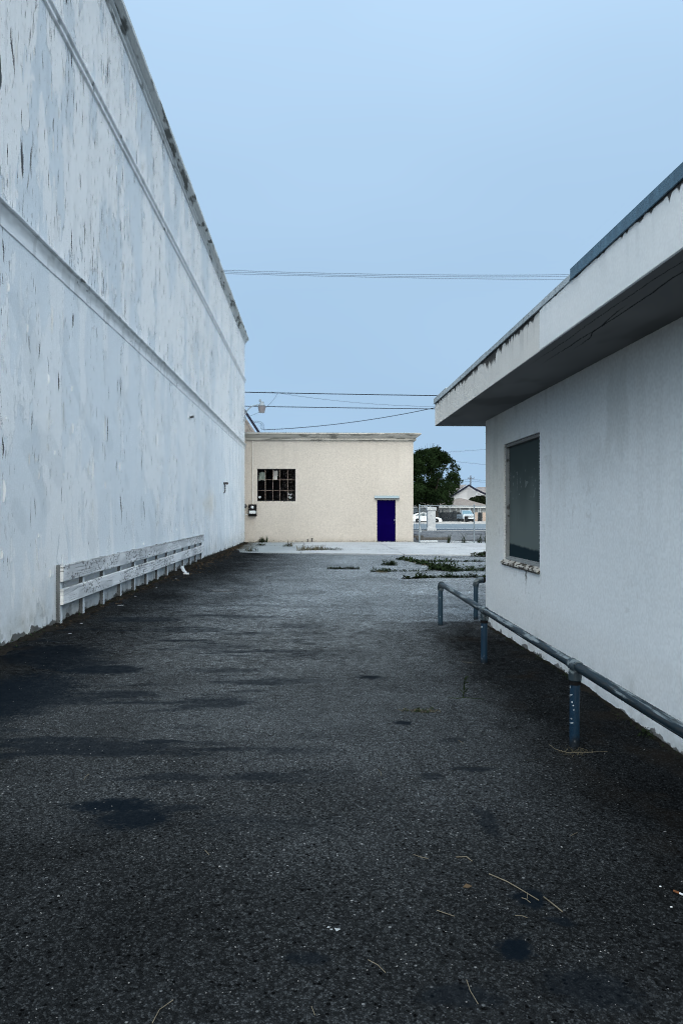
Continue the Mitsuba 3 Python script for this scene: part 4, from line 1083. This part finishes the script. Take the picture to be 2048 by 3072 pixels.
for x, lab in ((6.34, 'stalky weed at the foot of the chain link fence, leftmost of four'), (7.05, 'stalky weed at the foot of the chain link fence, left of its post'), (7.8, 'stalky weed at the foot of the chain link fence, just right of its post'), (8.15, 'stalky weed at the foot of the chain link fence, nearest the low building')):
    weed(lab, [('blades', blades([(x, 35.85)], 12, .62, .10, int(x * 100), .014, .5), 'dark_weed_leaf'), ('foliage', leafy([(x, 35.85)], 40, .30, .14, int(x * 70), .06), 'dark_weed_leaf')])
solo('wall_foot_growth', 'moss, grass and weeds along the foot of the walls', 'growth', cat(
    [leafy(line(-3.28, -3.25, 6.3, 36.5, 150, .04, 40), 12, .05, .10, 41, .03), leafy(line(2.22, 2.2, 3.4, 9.7, 70, .025, 42), 7, .022, .04, 43, .014), leafy(line(-3.1, 4.8, 37.5, 37.5, 40, .03, 44), 9, .07, .12, 45, .05), leafy([(2.18, 4.98), (2.2, 5.0), (2.19, 6.55), (2.2, 7.4)], 26, .06, .05, 46, .022), blades(line(2.21, 2.21, 3.5, 9.5, 60, .02, 47), 2, .05, .03, 48, .002)]), 'dark_weed_leaf', kind='stuff')

# fallen leaves and dirt along the barrier, loose grit on the asphalt
V, F = [], []
r_ = random.Random(21)
for _ in range(2600):
    y = r_.choice([r_.uniform(9.5, 37), r_.uniform(17, 33)])
    x = -3.26 + abs(r_.gauss(0, .28 if y > 16 else .10))
    if x > -2.2: continue
    z = float(gh(x, y)) + (.036 if y > 28 else .004); l = r_.uniform(.012, .05); a = r_.uniform(0, 6.283); o = len(V)
    c, s = math.cos(a), math.sin(a); t = r_.uniform(0, .6) * l
    V += [(x, y, z), (x + c * l + s * l * .3, y + s * l - c * l * .3, z + t), (x + c * 1.7 * l, y + s * 1.7 * l, z + t * .3), (x + c * l - s * l * .3, y + s * l + c * l * .3, z + .004)]
    F += [(o, o + 1, o + 2), (o, o + 2, o + 3)]
solo('leaf_litter', 'brown leaf litter and dirt along the foot of the white wall', 'litter', trimesh.Trimesh(V, F, process=False), 'litter_brown', kind='stuff')
for nm, lab, x0, sgn, ya, yb, w0, hh in (('dirt_drift', 'low drift of dark dirt along the foot of the white wall', -3.315, 1, 6.7, 37.0, .16, .035), ('dirt_drift', 'thin line of dark dirt along the foot of the low building wall', 2.255, -1, 1.3, 9.9, .055, .016)):
    V, F = [], []
    yy_ = np.arange(ya, yb, .05 if sgn < 0 else .09)
    for i, y in enumerate(yy_):
        q = meshkit.fbm(np.array([y * 3.1, 5.0 + sgn, 1.0]), 4); q2 = meshkit.noise(np.array([y * 13, 8.0 + sgn, 1.0]))
        w = w0 * (.25 + 1.5 * q * q2 + .5 * q); h = hh * (.15 + 1.6 * q * q2)
        if y > 16 and sgn > 0: w *= 1.6
        b = float(gh(x0 + sgn * .05, y)); b = max(b, .036 if (sgn > 0 and y > 28) else -1)
        V += [(x0, y, b + h + .004), (x0 + sgn * w * .35, y + .02 * q2, b + h * .7 + .003), (x0 + sgn * (w + .02), y, b - .004)]
        if i: o = 3 * i; F += [t for c_ in (0, 1) for t in ((o + c_ - 3, o + c_, o + c_ + 1), (o + c_ - 3, o + c_ + 1, o + c_ - 2))]
    solo(nm, lab, 'dirt', trimesh.Trimesh(V, F, process=False), 'drift_dirt', True, kind='stuff')
V, F = [], []
octa = np.array([(1, 0, 0), (-1, 0, 0), (0, 1, 0), (0, -1, 0), (0, 0, 1), (0, 0, -1.0)])
of = np.array([(0, 2, 4), (2, 1, 4), (1, 3, 4), (3, 0, 4), (2, 0, 5), (1, 2, 5), (3, 1, 5), (0, 3, 5)])
for _ in range(1400):
    y = 1.9 * math.exp(r_.random() * math.log(11 / 1.9)); x = r_.uniform(-.56, .50) * y * 1.02
    if not -3.2 < x < 2.15: continue
    s = r_.uniform(.0012, .0042) * (1 if r_.random() < .95 else 1.8)
    a = r_.uniform(0, 3.1); R = np.array([[math.cos(a), -math.sin(a), 0], [math.sin(a), math.cos(a), 0], [0, 0, 1]])
    F.append(of + 6 * len(V)); V.append((octa * [s, s * r_.uniform(.6, 1), s * .6]) @ R.T + [x, y, float(gh(x, y)) + s * .4])
solo('loose_grit', 'loose pale grit scattered over the dark asphalt', 'grit', trimesh.Trimesh(np.vstack(V), np.vstack(F), process=False), 'grit_mat', kind='stuff')

# straws, scraps and butts
def on(x, y, h=.004): return (x, y, float(gh(x, y)) + h)


solo('straw', 'longest pale straw lying on the dark asphalt at lower right', 'straw', cat([tube([on(.705, 3.065), on(.76, 2.99, .008), on(.80, 2.93), on(.843, 2.85)], .0022, 5), tube([on(.815, 2.91), on(.805, 2.865)], .0014, 5)]), 'straw_mat', True)
solo('straw', 'thick broken straw lying just right of the longest straw', 'straw', tube([on(.868, 2.875), on(.885, 2.82, .006), on(.905, 2.765)], .0026, 5), 'straw_mat', True)
solo('straw', 'bent pale straw lying just left of the far end of the longest straw', 'straw', tube([on(.60, 3.22), on(.645, 3.215, .007), on(.66, 3.18)], .0018, 5), 'straw_mat', True)
for i in range(15):
    y = 2.1 * math.exp(r_.random() * math.log(7.5 / 2.1)); x = r_.uniform(-.02, .40) * y if i % 4 else r_.uniform(-.4, .1) * y
    if x > 2.0: continue
    a = r_.uniform(0, 3.14); l = r_.uniform(.018, .06); b = r_.uniform(-.5, .5)
    solo('straw', 'short thin dry straw bit lying on the dark asphalt', 'straw', tube([on(x, y), on(x + math.cos(a) * l, y + math.sin(a) * l, .006), on(x + math.cos(a) * l + math.cos(a + b) * l, y + math.sin(a) * l + math.sin(a + b) * l)], .0013, 5), 'straw_mat', True, group='short straws scattered on the asphalt')
cb = thing('cigarette_butt', 'orange and white cigarette butt on the asphalt at the right edge', 'cigarette butt')
put(cb, 'filter', tube([on(1.392, 2.925, .006), on(1.405, 2.905, .006)], .0042, 8), 'orange_filter', 40)
put(cb, 'paper', tube([on(1.4055, 2.9045, .006), on(1.418, 2.887, .006)], .0040, 8), 'white_scrap', 40)
for x, y, lab in ((1.352, 2.96, 'white paper scrap nearest the cigarette butt'), (1.32, 2.80, 'white paper scrap lying nearer than the cigarette butt')):
    solo('paper_scrap', lab, 'scrap', cbox(x, x + .010, y, y + .005, float(gh(x, y)) + .001, float(gh(x, y)) + .006, .002), 'white_scrap')
solo('dry_leaf', 'curled brown leaf on the dark asphalt left of the straws', 'leaf', trimesh.Trimesh([on(.578, 2.965, .002), on(.595, 2.978, .010), on(.618, 2.968, .004), on(.597, 2.955, .003)], [(0, 1, 2), (0, 2, 3)], process=False), 'litter_brown')
ps, pf = [], []
for (x, y, s) in ((.055, 2.70, .010), (.078, 2.685, .014), (.062, 2.688, .007), (.085, 2.69, .006)):
    o = len(ps); ang = np.sort([r_.uniform(0, 6.283) for _ in range(7)])
    ps.append(on(x, y, .003)); ps += [on(x + s * r_.uniform(.6, 1.2) * math.cos(a), y + .8 * s * r_.uniform(.6, 1.2) * math.sin(a), .0025) for a in ang]
    pf += [(o, o + 1 + j, o + 1 + (j + 1) % 7) for j in range(7)]
solo('paint_splash', 'small white paint splash on the asphalt near the bottom centre', 'paint', trimesh.Trimesh(ps, pf, process=False), 'dull_scrap')
for (x, y, lab) in ((-3.02, 10.05, 'white paint chip lying just past the first post of the plank barrier'), (-3.02, 11.95, 'long white wood sliver in front of the third barrier post'), (-3.05, 13.2, 'white chip in front of the fourth barrier post'), (-2.98, 14.6, 'white chip in front of the fifth barrier post'), (-2.95, 16.5, 'white chip in front of the middle of the plank barrier'), (-2.9, 9.2, 'tiny white chip left of the plank barrier')):
    l = .09 if 'long' in lab else .035
    solo('paint_chip', lab, 'chip', cbox(x, x + l, y, y + .025, float(gh(x, y)) + .002, float(gh(x, y)) + .010, .003), 'dull_scrap')
vc = thing('valve_cover', 'round iron cover let into the asphalt near the barrier', 'cover')
zc = float(gh(-1.703, 14.45))
put(vc, 'lid', lathe([(.001, .0), (.17, .0), (.17, .008), (.001, .008)], (-1.703, 14.45, zc + .001), 28), 'dark_metal')
put(vc, 'ring', trimesh.creation.annulus(.175, .205, .016, transform=trimesh.transformations.translation_matrix((-1.703, 14.45, zc + .004))), 'cover_iron')

# ------------------------------------------------------------------ chain link fence and the lot behind it
cf = thing('chain_link_fence', 'galvanised chain link fence between the sand coloured and the low building', 'fence')
YF = 36.05
for x in (4.985, 7.583, 10.2, 12.8):
    put(cf, 'post', tube([(x, YF, -.05), (x, YF, 1.0), (x, YF, 1.80)], .030 if x > 5 else .036, 12), 'galvanised', True)
    put(cf, 'post_cap', lathe([(.035, 0), (.038, .03), (.02, .06), (.002, .065)], (x, YF, 1.80), 12), 'galvanised', True)
put(cf, 'top_rail', tube([(5.0, YF, 1.80), (7.5, YF, 1.765), (12.8, YF, 1.755)], .021, 10), 'galvanised', True)
put(cf, 'tension_wire', tube([(5.0, YF, .10), (7.5, YF, .10), (12.8, YF, .10)], .004, 5), 'galvanised', True)
ms = []
x = 5.0 - 1.75
while x < 12.8:
    for sgn in (1, -1):
        a = np.array([x, YF - .035 - .003 * sgn, .06]) if sgn > 0 else np.array([x + 1.69, YF - .035, .06])
        b = a + [sgn * 1.69, 0, 1.69]
        lo, hi = (5.02, 12.8)
        t0, t1 = 0, 1
        for e, s_ in ((lo, 1), (hi, -1)):
            fa, fb = s_ * (a[0] - e), s_ * (b[0] - e)
            if fa < 0 and fb < 0: t0, t1 = 1, 0
            elif fa < 0: t0 = max(t0, fa / (fa - fb))
            elif fb < 0: t1 = min(t1, fa / (fa - fb))
        if t1 - t0 > .02: ms.append(tube([a + (b - a) * t0, a + (b - a) * t1], .0008, 3, False))
    x += .075
put(cf, 'wire_mesh', cat(ms), 'galvanised', kind='stuff')

pl = thing('stucco_pillar', 'square white stucco gate pillar with cap behind the chain link fence', 'pillar')
put(pl, 'shaft', cbox(9.19, 9.83, 61.55, 62.19, -.02, 1.62, .02), 'pillar_stucco')
put(pl, 'cap', cbox(9.13, 9.89, 61.49, 62.25, 1.622, 1.905, .03), 'pillar_stucco')
put(pl, 'base', cbox(9.14, 9.88, 61.50, 62.24, -.02, .24, .03), 'pillar_stucco')
fe = thing('iron_fence', 'low dark iron picket fence running left from the stucco pillar', 'fence')
for z in (.07, 1.55, 1.74):
    put(fe, 'rail', box(4.0, 9.19, 61.85, 61.89, z, z + .035), 'iron_paint')
for i in range(37):
    put(fe, 'picket', box(4.05 + i * .14, 4.068 + i * .14, 61.862, 61.878, .03, 1.76), 'iron_paint')
sp = thing('marker_stake', 'thin white leaning stake in front of the iron fence', 'stake')
put(sp, 'shaft', tube([(7.93, 56.6, -.02), (7.86, 56.6, .5), (7.80, 56.6, .98)], [.04, .045, .035], 8), 'white_scrap', True)
put(sp, 'tip', lathe([(.001, 0), (.05, .02), (.05, .08), (.001, .14)], (7.79, 56.6, .97), 10), 'white_scrap', True)
for x0, x1, y, h, m, lab in ((5.15, 6.05, 37.2, .085, 'white_scrap', 'pale weathered board lying just behind the chain link fence'), (5.45, 7.3, 40.6, .13, 'dark_wood', 'dark timber beam lying on the parking lot behind the pale board'), (5.35, 6.4, 44.5, .12, 'dark_wood', 'dark timber lying farthest back on the parking lot')):
    solo('timber', lab, 'timber', cbox(x0, x1, y, y + .22, .012, .012 + h, .015), m)
wl = []
for i in range(9):
    s = i / 8
    wl.append(cbox(6.9 + 1.0 * s, 7.1 + 1.0 * s, 38.4 - 1.6 * s, 38.55 - 1.6 * s, .012, .03 + .02 * r_.random(), .005))
solo('rubble', 'line of pale rubble chips on the parking lot behind the fence', 'rubble', cat(wl), 'white_scrap', kind='stuff')

# ------------------------------------------------------------------ tree, bush
def crown(centres, n, size, seed):
    r = np.random.default_rng(seed)
    C = np.array([c[:3] for c in centres]); R = np.array([c[3:6] for c in centres])
    w = (R.prod(1)) ** .75; k = r.choice(len(C), n, p=w / w.sum())
    d = r.normal(size=(n, 3)); d /= np.linalg.norm(d, axis=1, keepdims=True)
    rad = r.random(n) ** .42
    p = C[k] + d * R[k] * rad[:, None]
    a = r.normal(size=(n, 3)); a /= np.linalg.norm(a, axis=1, keepdims=True)
    b = np.cross(a, r.normal(size=(n, 3))); b /= np.linalg.norm(b, axis=1, keepdims=True)
    s = size * r.uniform(.5, 1.4, n)[:, None]
    V = np.stack([p - a * s, p + b * s * .45, p + a * s, p - b * s * .45], 1).reshape(-1, 3)
    o = np.arange(n)[:, None] * 4
    return trimesh.Trimesh(V, np.vstack([o + [0, 1, 2], o + [0, 2, 3]]), process=False)


tr = thing('tree', 'large dark leafy tree beyond the chain link fence', 'tree')
TX, TY = 18.4, 119.0
put(tr, 'trunk', tube([(19.2, TY, -.1), (19.15, TY, 1.2), (18.9, TY, 2.6), (18.6, TY, 4.5)], [.38, .30, .28, .2], 12), 'bark', True)
for a, b in (((19.15, TY, 1.8), (21.5, TY + .4, 6.3)), ((18.9, TY, 2.6), (15.5, TY + .6, 7)), ((18.7, TY, 3.5), (18.2, TY - .5, 10)), ((19.0, TY, 2.2), (17, TY - 1, 6)), ((18.7, TY, 4), (20.6, TY - .8, 9))):
    m = ((a[0] + b[0]) / 2 - .2, (a[1] + b[1]) / 2, (a[2] + b[2]) / 2 + .3)
    put(tr, 'limb', tube([a, m, b], [.17, .11, .04], 8), 'bark', True)
put(tr, 'trunk', tube([(16.6, TY + .5, -.1), (16.5, TY + .5, 1.5), (16.0, TY + .4, 4)], [.26, .2, .14], 10), 'bark', True)
cl_ = []
r2_ = random.Random(33)
for _ in range(150):
    a = r2_.uniform(0, 6.283); t = r2_.random()
    z = 2.9 + 8.2 * t
    if z < 4.2: R = 3.9
    else: R = np.interp(z, [4.2, 6, 7.5, 9, 10.2, 11.2], [4.6, 4.5, 4.2, 3.5, 2.9, 1.4])
    rr = R * math.sqrt(r2_.random())
    x = 17.9 + rr * math.cos(a) + (.5 if z < 6 else 0)
    s = r2_.uniform(.55, 1.2) if z > 5.5 else r2_.uniform(.8, 1.3)
    if x + s > np.interp(z, [2.5, 4, 5.5, 6.9, 7.6, 9.5, 11, 12], [21.3, 22.0, 22.9, 23.2, 22.0, 21.8, 20.2, 19.0]): continue
    cl_.append((x, TY + rr * math.sin(a), z, s, s, s * .8))
cl_ += [(22.5, TY - .5, 6.4, .75, .7, .6), (22.2, TY, 5.6, .8, .7, .6), (19.0, TY - 1, 11.3, .55, .6, .6), (15.6, TY, 10.2, .8, .8, .6), (16.8, TY - 1, 10.8, .9, .8, .5), (18.0, TY, 10.9, 1.0, .9, .6), (21.0, TY - 1, 9.6, .6, .6, .5), (21.9, TY, 7.6, .8, .8, .7), (21.4, TY - .5, 8.5, .7, .7, .6), (21.3, TY, 6.9, .9, .8, .8), (20.9, TY - .6, 2.9, .7, .6, .35), (21.4, TY - .8, 3.3, .5, .5, .4)]
for _ in range(46):
    a_ = r2_.uniform(.1, 2.9); k_ = r2_.uniform(.80, 1.0)
    cl_.append((18.3 + 4.6 * k_ * math.cos(a_), TY + r2_.uniform(-1.5, 1.5), 6.0 + 5.3 * k_ * math.sin(a_), .5, .5, .42))
put(tr, 'crown', crown(cl_, 36000, .17, 5), 'tree_leaf')
tw = []
for _ in range(26):
    x = r2_.uniform(15, 20.5); z = np.interp(x, [15, 17, 19, 20.5], [10.3, 11.2, 11.7, 10.2])
    tw.append(tube([(x, TY, z - .8), (x + r2_.uniform(-.2, .2), TY, z + r2_.uniform(.1, .9))], [.03, .008], 4))
put(tr, 'twigs', cat(tw), 'bark', kind='stuff')
bu = thing('bush', 'rounded black green clipped tree behind the tan roof', 'bush')
put(bu, 'trunk', tube([(30.4, 141, 0), (30.4, 141, 2)], .2, 8), 'bark', True)
put(bu, 'crown', crown([(29.6, 141, 3.6, 1.0, .9, .75), (30.5, 141, 3.7, 1.2, 1, .9), (31.3, 141, 3.6, .95, .9, 1.1), (31.2, 141, 2.9, 1.0, .9, .9), (30.2, 141, 3.0, 1.1, .9, .8)], 9000, .15, 6), 'bush_leaf')
t2 = thing('tree', 'dark tree with split trunk standing behind the white car', 'tree')
put(t2, 'trunk', tube([(17.3, 136, 0), (17.2, 136, 1.5), (17.4, 136, 3.5)], [.3, .26, .2], 8), 'bark', True)
put(t2, 'crown', crown([(17.2, 136, 2.9, 1.3, 1.2, 1.2), (16.9, 136, 2.0, .8, .8, .9), (18, 136, 3.4, 1.3, 1, .9)], 5000, .18, 8), 'bush_leaf')

# ------------------------------------------------------------------ vehicles
def wheel(parent, x, y, z, r, w, axis):
    t = put(parent, 'wheel', lathe([(r * .6, -w / 2), (r * .93, -w / 2), (r, -w * .3), (r, w * .3), (r * .93, w / 2), (r * .6, w / 2)], (x, y, z), 24, axis), 'tyre', 35)
    put(t, 'rim', lathe([(.001, -w * .52), (r * .15, -w * .53), (r * .2, -w * .48), (r * .58, -w * .46), (r * .64, -w * .42), (r * .64, w * .4), (.001, w * .4)], (x, y, z), 20, axis), 'rim_metal', 35)


car = thing('parked_car', 'white hatchback car parked beyond the iron fence', 'car')
CX, CYc = 13.85, 109.5
body = sg.Polygon([(.02, .30), (.0, .62), (.08, .95), (.25, 1.02), (.7, .98), (1.6, .95), (2.9, .93), (3.45, .86), (3.95, .76), (4.30, .60), (4.42, .42), (4.38, .22), (4.2, .18), (.3, .20)])
for wx in (.96, 3.60):
    body = body.difference(sg.Point(wx, .30).buffer(.36, 24))
bm = prism(body.buffer(-.03).buffer(.03), CYc - .84, CYc + .84, 'xz'); bm.apply_translation((CX, 0, 0))
put(car, 'body', bm, 'car_white', 35)
gh_ = [(.22, 1.0), (.55, 1.22), (1.05, 1.40), (1.65, 1.47), (2.2, 1.43), (2.75, 1.22), (3.25, .92)]
v = []
for s_, ins in ((-1, 0), (1, 0)):
    for (gx, gz_) in gh_: v.append((CX + gx, CYc + s_ * (.80 - .35 * (gz_ - .92)), gz_))
n = len(gh_); f = []
for i in range(n - 1): f += [(i, i + 1, n + i + 1), (i, n + i + 1, n + i)]
f += [(0, i + 1, i) for i in range(1, n - 1)] + [(n, n + i, n + i + 1) for i in range(1, n - 1)]
put(car, 'roof', trimesh.Trimesh(v, f, process=False), 'car_white', 30)
for pts in ([(.62, 1.02), (.80, 1.20), (1.15, 1.33), (1.35, 1.36), (1.35, 1.0)], [(1.42, 1.0), (1.42, 1.37), (1.75, 1.39), (2.05, 1.38), (2.05, .99)], [(2.12, .99), (2.12, 1.37), (2.55, 1.25), (2.98, 1.02), (2.95, .98)]):
    v = [(CX + a, CYc - (.80 - .35 * (b - .92)) - .012, b) for a, b in pts] + [(CX + a, CYc - (.80 - .35 * (b - .92)) + .01, b) for a, b in pts]
    put(car, 'side_window', trimesh.convex.convex_hull(np.array(v)), 'car_glass')
put(car, 'windscreen', trimesh.Trimesh([(CX + 2.26, CYc - .55, 1.43), (CX + 2.26, CYc + .55, 1.43), (CX + 3.2, CYc + .70, .962), (CX + 3.2, CYc - .70, .962)], [(0, 1, 2), (0, 2, 3)], process=False), 'car_glass')
put(car, 'headlight', cbox(CX + 4.05, CX + 4.33, CYc - .80, CYc - .45, .52, .66, .03), 'headlight_glass')
put(car, 'headlight', cbox(CX + 4.05, CX + 4.33, CYc + .45, CYc + .80, .52, .66, .03), 'headlight_glass')
put(car, 'sill', cbox(CX + 1.35, CX + 3.2, CYc - .852, CYc - .80, .17, .27, .01), 'near_black')
put(car, 'mirror', cbox(CX + 2.80, CX + 2.98, CYc - 1.0, CYc - .84, .96, 1.08, .03), 'car_white')
for wx in (.96, 3.60):
    for yy_ in (-.74, .74): wheel(car, CX + wx, CYc + yy_, .315, .315, .2, 'y')

tk = thing('pickup_truck', 'silver blue pickup truck facing the street in front of the tan roofed house', 'truck')
PX, PY = 23.85, 117.2
hw = .95
put(tk, 'body', cat([cbox(PX - hw, PX + hw, PY + .05, PY + 5.2, .50, 1.14, .08), cbox(PX - hw + .04, PX + hw - .04, PY + .08, PY + 1.6, 1.0, 1.27, .10)]), 'truck_silver', 35)
cabp = [(PX - .88, PY + 1.1, 1.2), (PX + .88, PY + 1.1, 1.2), (PX + .88, PY + 3.4, 1.14), (PX - .88, PY + 3.4, 1.14), (PX - .68, PY + 1.85, 1.80), (PX + .68, PY + 1.85, 1.80), (PX + .68, PY + 3.2, 1.80), (PX - .68, PY + 3.2, 1.80), (PX - .60, PY + 2.0, 1.84), (PX + .60, PY + 2.0, 1.84), (PX + .6, PY + 3.1, 1.84), (PX - .6, PY + 3.1, 1.84)]
put(tk, 'cab', trimesh.convex.convex_hull(np.array(cabp)), 'truck_silver')
put(tk, 'windscreen', trimesh.Trimesh([(PX - .78, PY + 1.12, 1.28), (PX + .78, PY + 1.12, 1.28), (PX + .63, PY + 1.80, 1.765), (PX - .63, PY + 1.80, 1.765)], [(0, 1, 2), (0, 2, 3)], process=False), 'truck_glass')
put(tk, 'grille', cbox(PX - .62, PX + .62, PY + .0, PY + .06, .68, 1.04, .02), 'near_black')
for z in (.76, .88, 1.0): put(tk, 'grille_bar', cbox(PX - .66, PX + .66, PY - .03, PY + .0, z - .03, z + .03, .01), 'chrome')
for s_ in (-1, 1):
    put(tk, 'headlight', cbox(PX + s_ * .78 - .13, PX + s_ * .78 + .13, PY - .01, PY + .08, .84, 1.0, .03), 'headlight_glass')
    put(tk, 'mirror', cbox(PX + s_ * 1.06 - .1, PX + s_ * 1.06 + .1, PY + 1.3, PY + 1.4, 1.20, 1.42, .03), 'near_black')
    for yy_ in (.95, 4.2): wheel(tk, PX + s_ * .80, PY + yy_, .38, .38, .25, 'x')
put(tk, 'bumper', cbox(PX - .95, PX + .95, PY - .12, PY + .04, .48, .64, .04), 'chrome')
wbn = thing('wheeled_bin', 'dark wheeled bin standing in front of the pickup truck', 'bin')
put(wbn, 'bin_body', loft([np.array([(22.95 - a, 115.5 - a, z), (23.35 + a, 115.5 - a, z), (23.35 + a, 115.9 + a, z), (22.95 - a, 115.9 + a, z)]) for a, z in ((-.03, 0.05), (.06, .82))]), 'near_black')
put(wbn, 'lid', cbox(22.87, 23.43, 115.4, 116.0, .825, .90, .03), 'dark_metal')

# ------------------------------------------------------------------ houses across the street
h1 = thing('tan_roofed_house', 'low white house with tan hipped roof and porch posts across the street', 'house')
put(h1, 'wall', box(17.5, 29.2, 128.5, 136, 0, 2.45), 'house_white')
put(h1, 'roof', loft([np.array([(20.9, 127.0, 2.45), (29.6, 127.0, 2.45), (29.6, 137.5, 2.45), (20.9, 137.5, 2.45)]), np.array([(20.9, 127.0, 2.55), (29.6, 127.0, 2.55), (29.6, 137.5, 2.55), (20.9, 137.5, 2.55)]), np.array([(25.1, 131.4, 4.0), (25.3, 131.4, 4.0), (25.3, 132.5, 4.0), (25.1, 132.5, 4.0)])]), 'tan_shingle')
put(h1, 'roof', loft([np.array([(16.5, 127.2, 2.40), (24, 127.2, 2.40), (24, 134, 2.40), (16.5, 134, 2.40)]), np.array([(18.5, 130.4, 3.35), (24, 130.4, 3.35), (24, 131, 3.35), (18.5, 131, 3.35)])]), 'tan_shingle')
put(h1, 'eave_board', box(16.6, 29.65, 126.93, 126.99, 2.26, 2.56), 'house_white')
for x in (22.75, 23.75, 24.4, 25.85, 26.1, 27.4, 27.75): put(h1, 'porch_post', box(x - .045, x + .045, 127.1, 127.19, 0, 2.44), 'white_scrap')
for x in (20.9, 21.5): put(h1, 'window', box(x, x + .3, 128.44, 128.49, 1.2, 2.0), 'car_glass')
fb = thing('wooden_fence', 'black stained board fence in front of the tan roofed house', 'fence')
put(fb, 'boards', cat([box(20.0 + i * .155, 20.145 + i * .155, 126.2, 126.23, .03, 1.50 + .06 * r_.random() + (.22 if 18 < i < 24 else 0)) for i in range(30)]), 'fence_black', kind='stuff')
put(fb, 'rail', box(20.0, 24.6, 126.24, 126.29, 1.2, 1.28), 'fence_black')
fb = thing('wooden_fence', 'tan board fence with dark gaps right of the pickup truck', 'fence')
for a, b in ((26.5, 27.15), (27.95, 28.75)): put(fb, 'panel', box(a, b, 126.2, 126.24, .03, 1.5), 'fence_tan')
for a, b in ((25.6, 26.45), (27.2, 27.9), (28.8, 30.5)): put(fb, 'dark_panel', box(a, b, 126.22, 126.26, .03, 1.5), 'fence_black')
h2 = thing('gabled_house', 'tall pale house with dark navy gable trim behind the tan roofed house', 'house')
YH = 154
put(h2, 'wall', prism([(27.0, 0), (30.95, 0), (30.95, 7.0), (27.0, 4.5)], YH - .3, YH + 8, 'xz'), 'house_grey', label='pale near part of the gable wall')
put(h2, 'wall', prism([(30.96, 0), (38.5, 0), (38.5, 3.6), (33.1, 6.1), (32.6, 6.1), (31.2, 7.0), (30.96, 7.0)], YH + .6, YH + 8, 'xz'), 'house_grey')
for a, b in (((26.6, 4.30), (31.22, 7.18)), ((31.22, 7.18), (33.0, 6.05)), ((32.75, 6.25), (38.8, 3.35))):
    dx, dz = b[0] - a[0], b[1] - a[1]; L = math.hypot(dx, dz); nx_, nz_ = -dz / L * .34, dx / L * .34
    put(h2, 'gable_trim', prism([a, b, (b[0] - nx_, b[1] - nz_), (a[0] - nx_, a[1] - nz_)], YH - .75, YH - .45, 'xz'), 'navy_trim')
put(h2, 'roof', prism([(33.4, 6.15), (40, 3.1), (48, 3.1), (48, 6.75), (34, 6.75)], YH + 3, YH + 12, 'xz'), 'grey_shingle')
put(h2, 'roof', prism([(26.6, 4.5), (31.2, 7.2), (27.3, 6.95), (25.8, 5.6)], YH + 1, YH + 9, 'xz'), 'grey_shingle')
put(h2, 'downpipe', box(32.75, 32.95, YH - .4, YH - .2, 5.0, 5.9), 'white_scrap')
h3 = thing('white_house', 'small white house glimpsed beside the sand coloured wall behind the car', 'house')
put(h3, 'wall', box(9, 16.1, 140, 148, 0, 3.0), 'house_white')
put(h3, 'window', box(15.1, 15.5, 139.94, 139.99, 1.6, 2.5), 'car_glass')
put(h3, 'roof', loft([np.array([(8.5, 139.4, 3.0), (16.6, 139.4, 3.0), (16.6, 148.6, 3.0), (8.5, 148.6, 3.0)]), np.array([(10.5, 143, 4.4), (14.4, 143, 4.4), (14.4, 145, 4.4), (10.5, 145, 4.4)])]), 'grey_shingle')
dh = thing('hedge', 'low black green hedge behind the white car', 'hedge')
put(dh, 'foliage', crown([(13.5 + i * .75, 128 + .2 * (i % 2), .8, .7, .5, .75) for i in range(7)], 5000, .13, 9), 'bush_leaf')

# utility pole with its wires
up_ = thing('utility_pole', 'distant wooden utility pole behind the pale gabled house', 'pole')
put(up_, 'shaft', tube([(40.85, 198.6, 0), (40.85, 198.6, 6), (40.85, 198.6, 11.1)], [.2, .17, .14], 8), 'pole_wood', True)
put(up_, 'crossarm', box(40.0, 41.7, 198.5, 198.62, 10.35, 10.5), 'pole_wood')
for i in range(3): put(up_, 'insulator', box(40.2 + i * .75, 40.28 + i * .75, 198.5, 198.6, 10.5, 10.72), 'pole_wood')
for (a, b, s, lab) in (((32.9, 188.9, 16.55), (43, 188.6, 17.3), .15, 'faint distant wire above the tree, rising to the right'), ((35.4, 188.8, 14.16), (43, 188.6, 13.4), .1, 'faint distant wire right of the tree, falling to the right'), ((37.2, 198.7, 10.25), (43, 198.6, 10.0), .02, 'upper distant wire at the utility pole'), ((37.2, 198.7, 9.85), (43, 198.6, 9.5), .02, 'lower distant wire at the utility pole')):
    a, b = ext(a, b, -.8, 2.5)
    solo('overhead_wire', lab, 'wire', tube(sag(a, b, s), .035, 5), 'wire_grey', True)
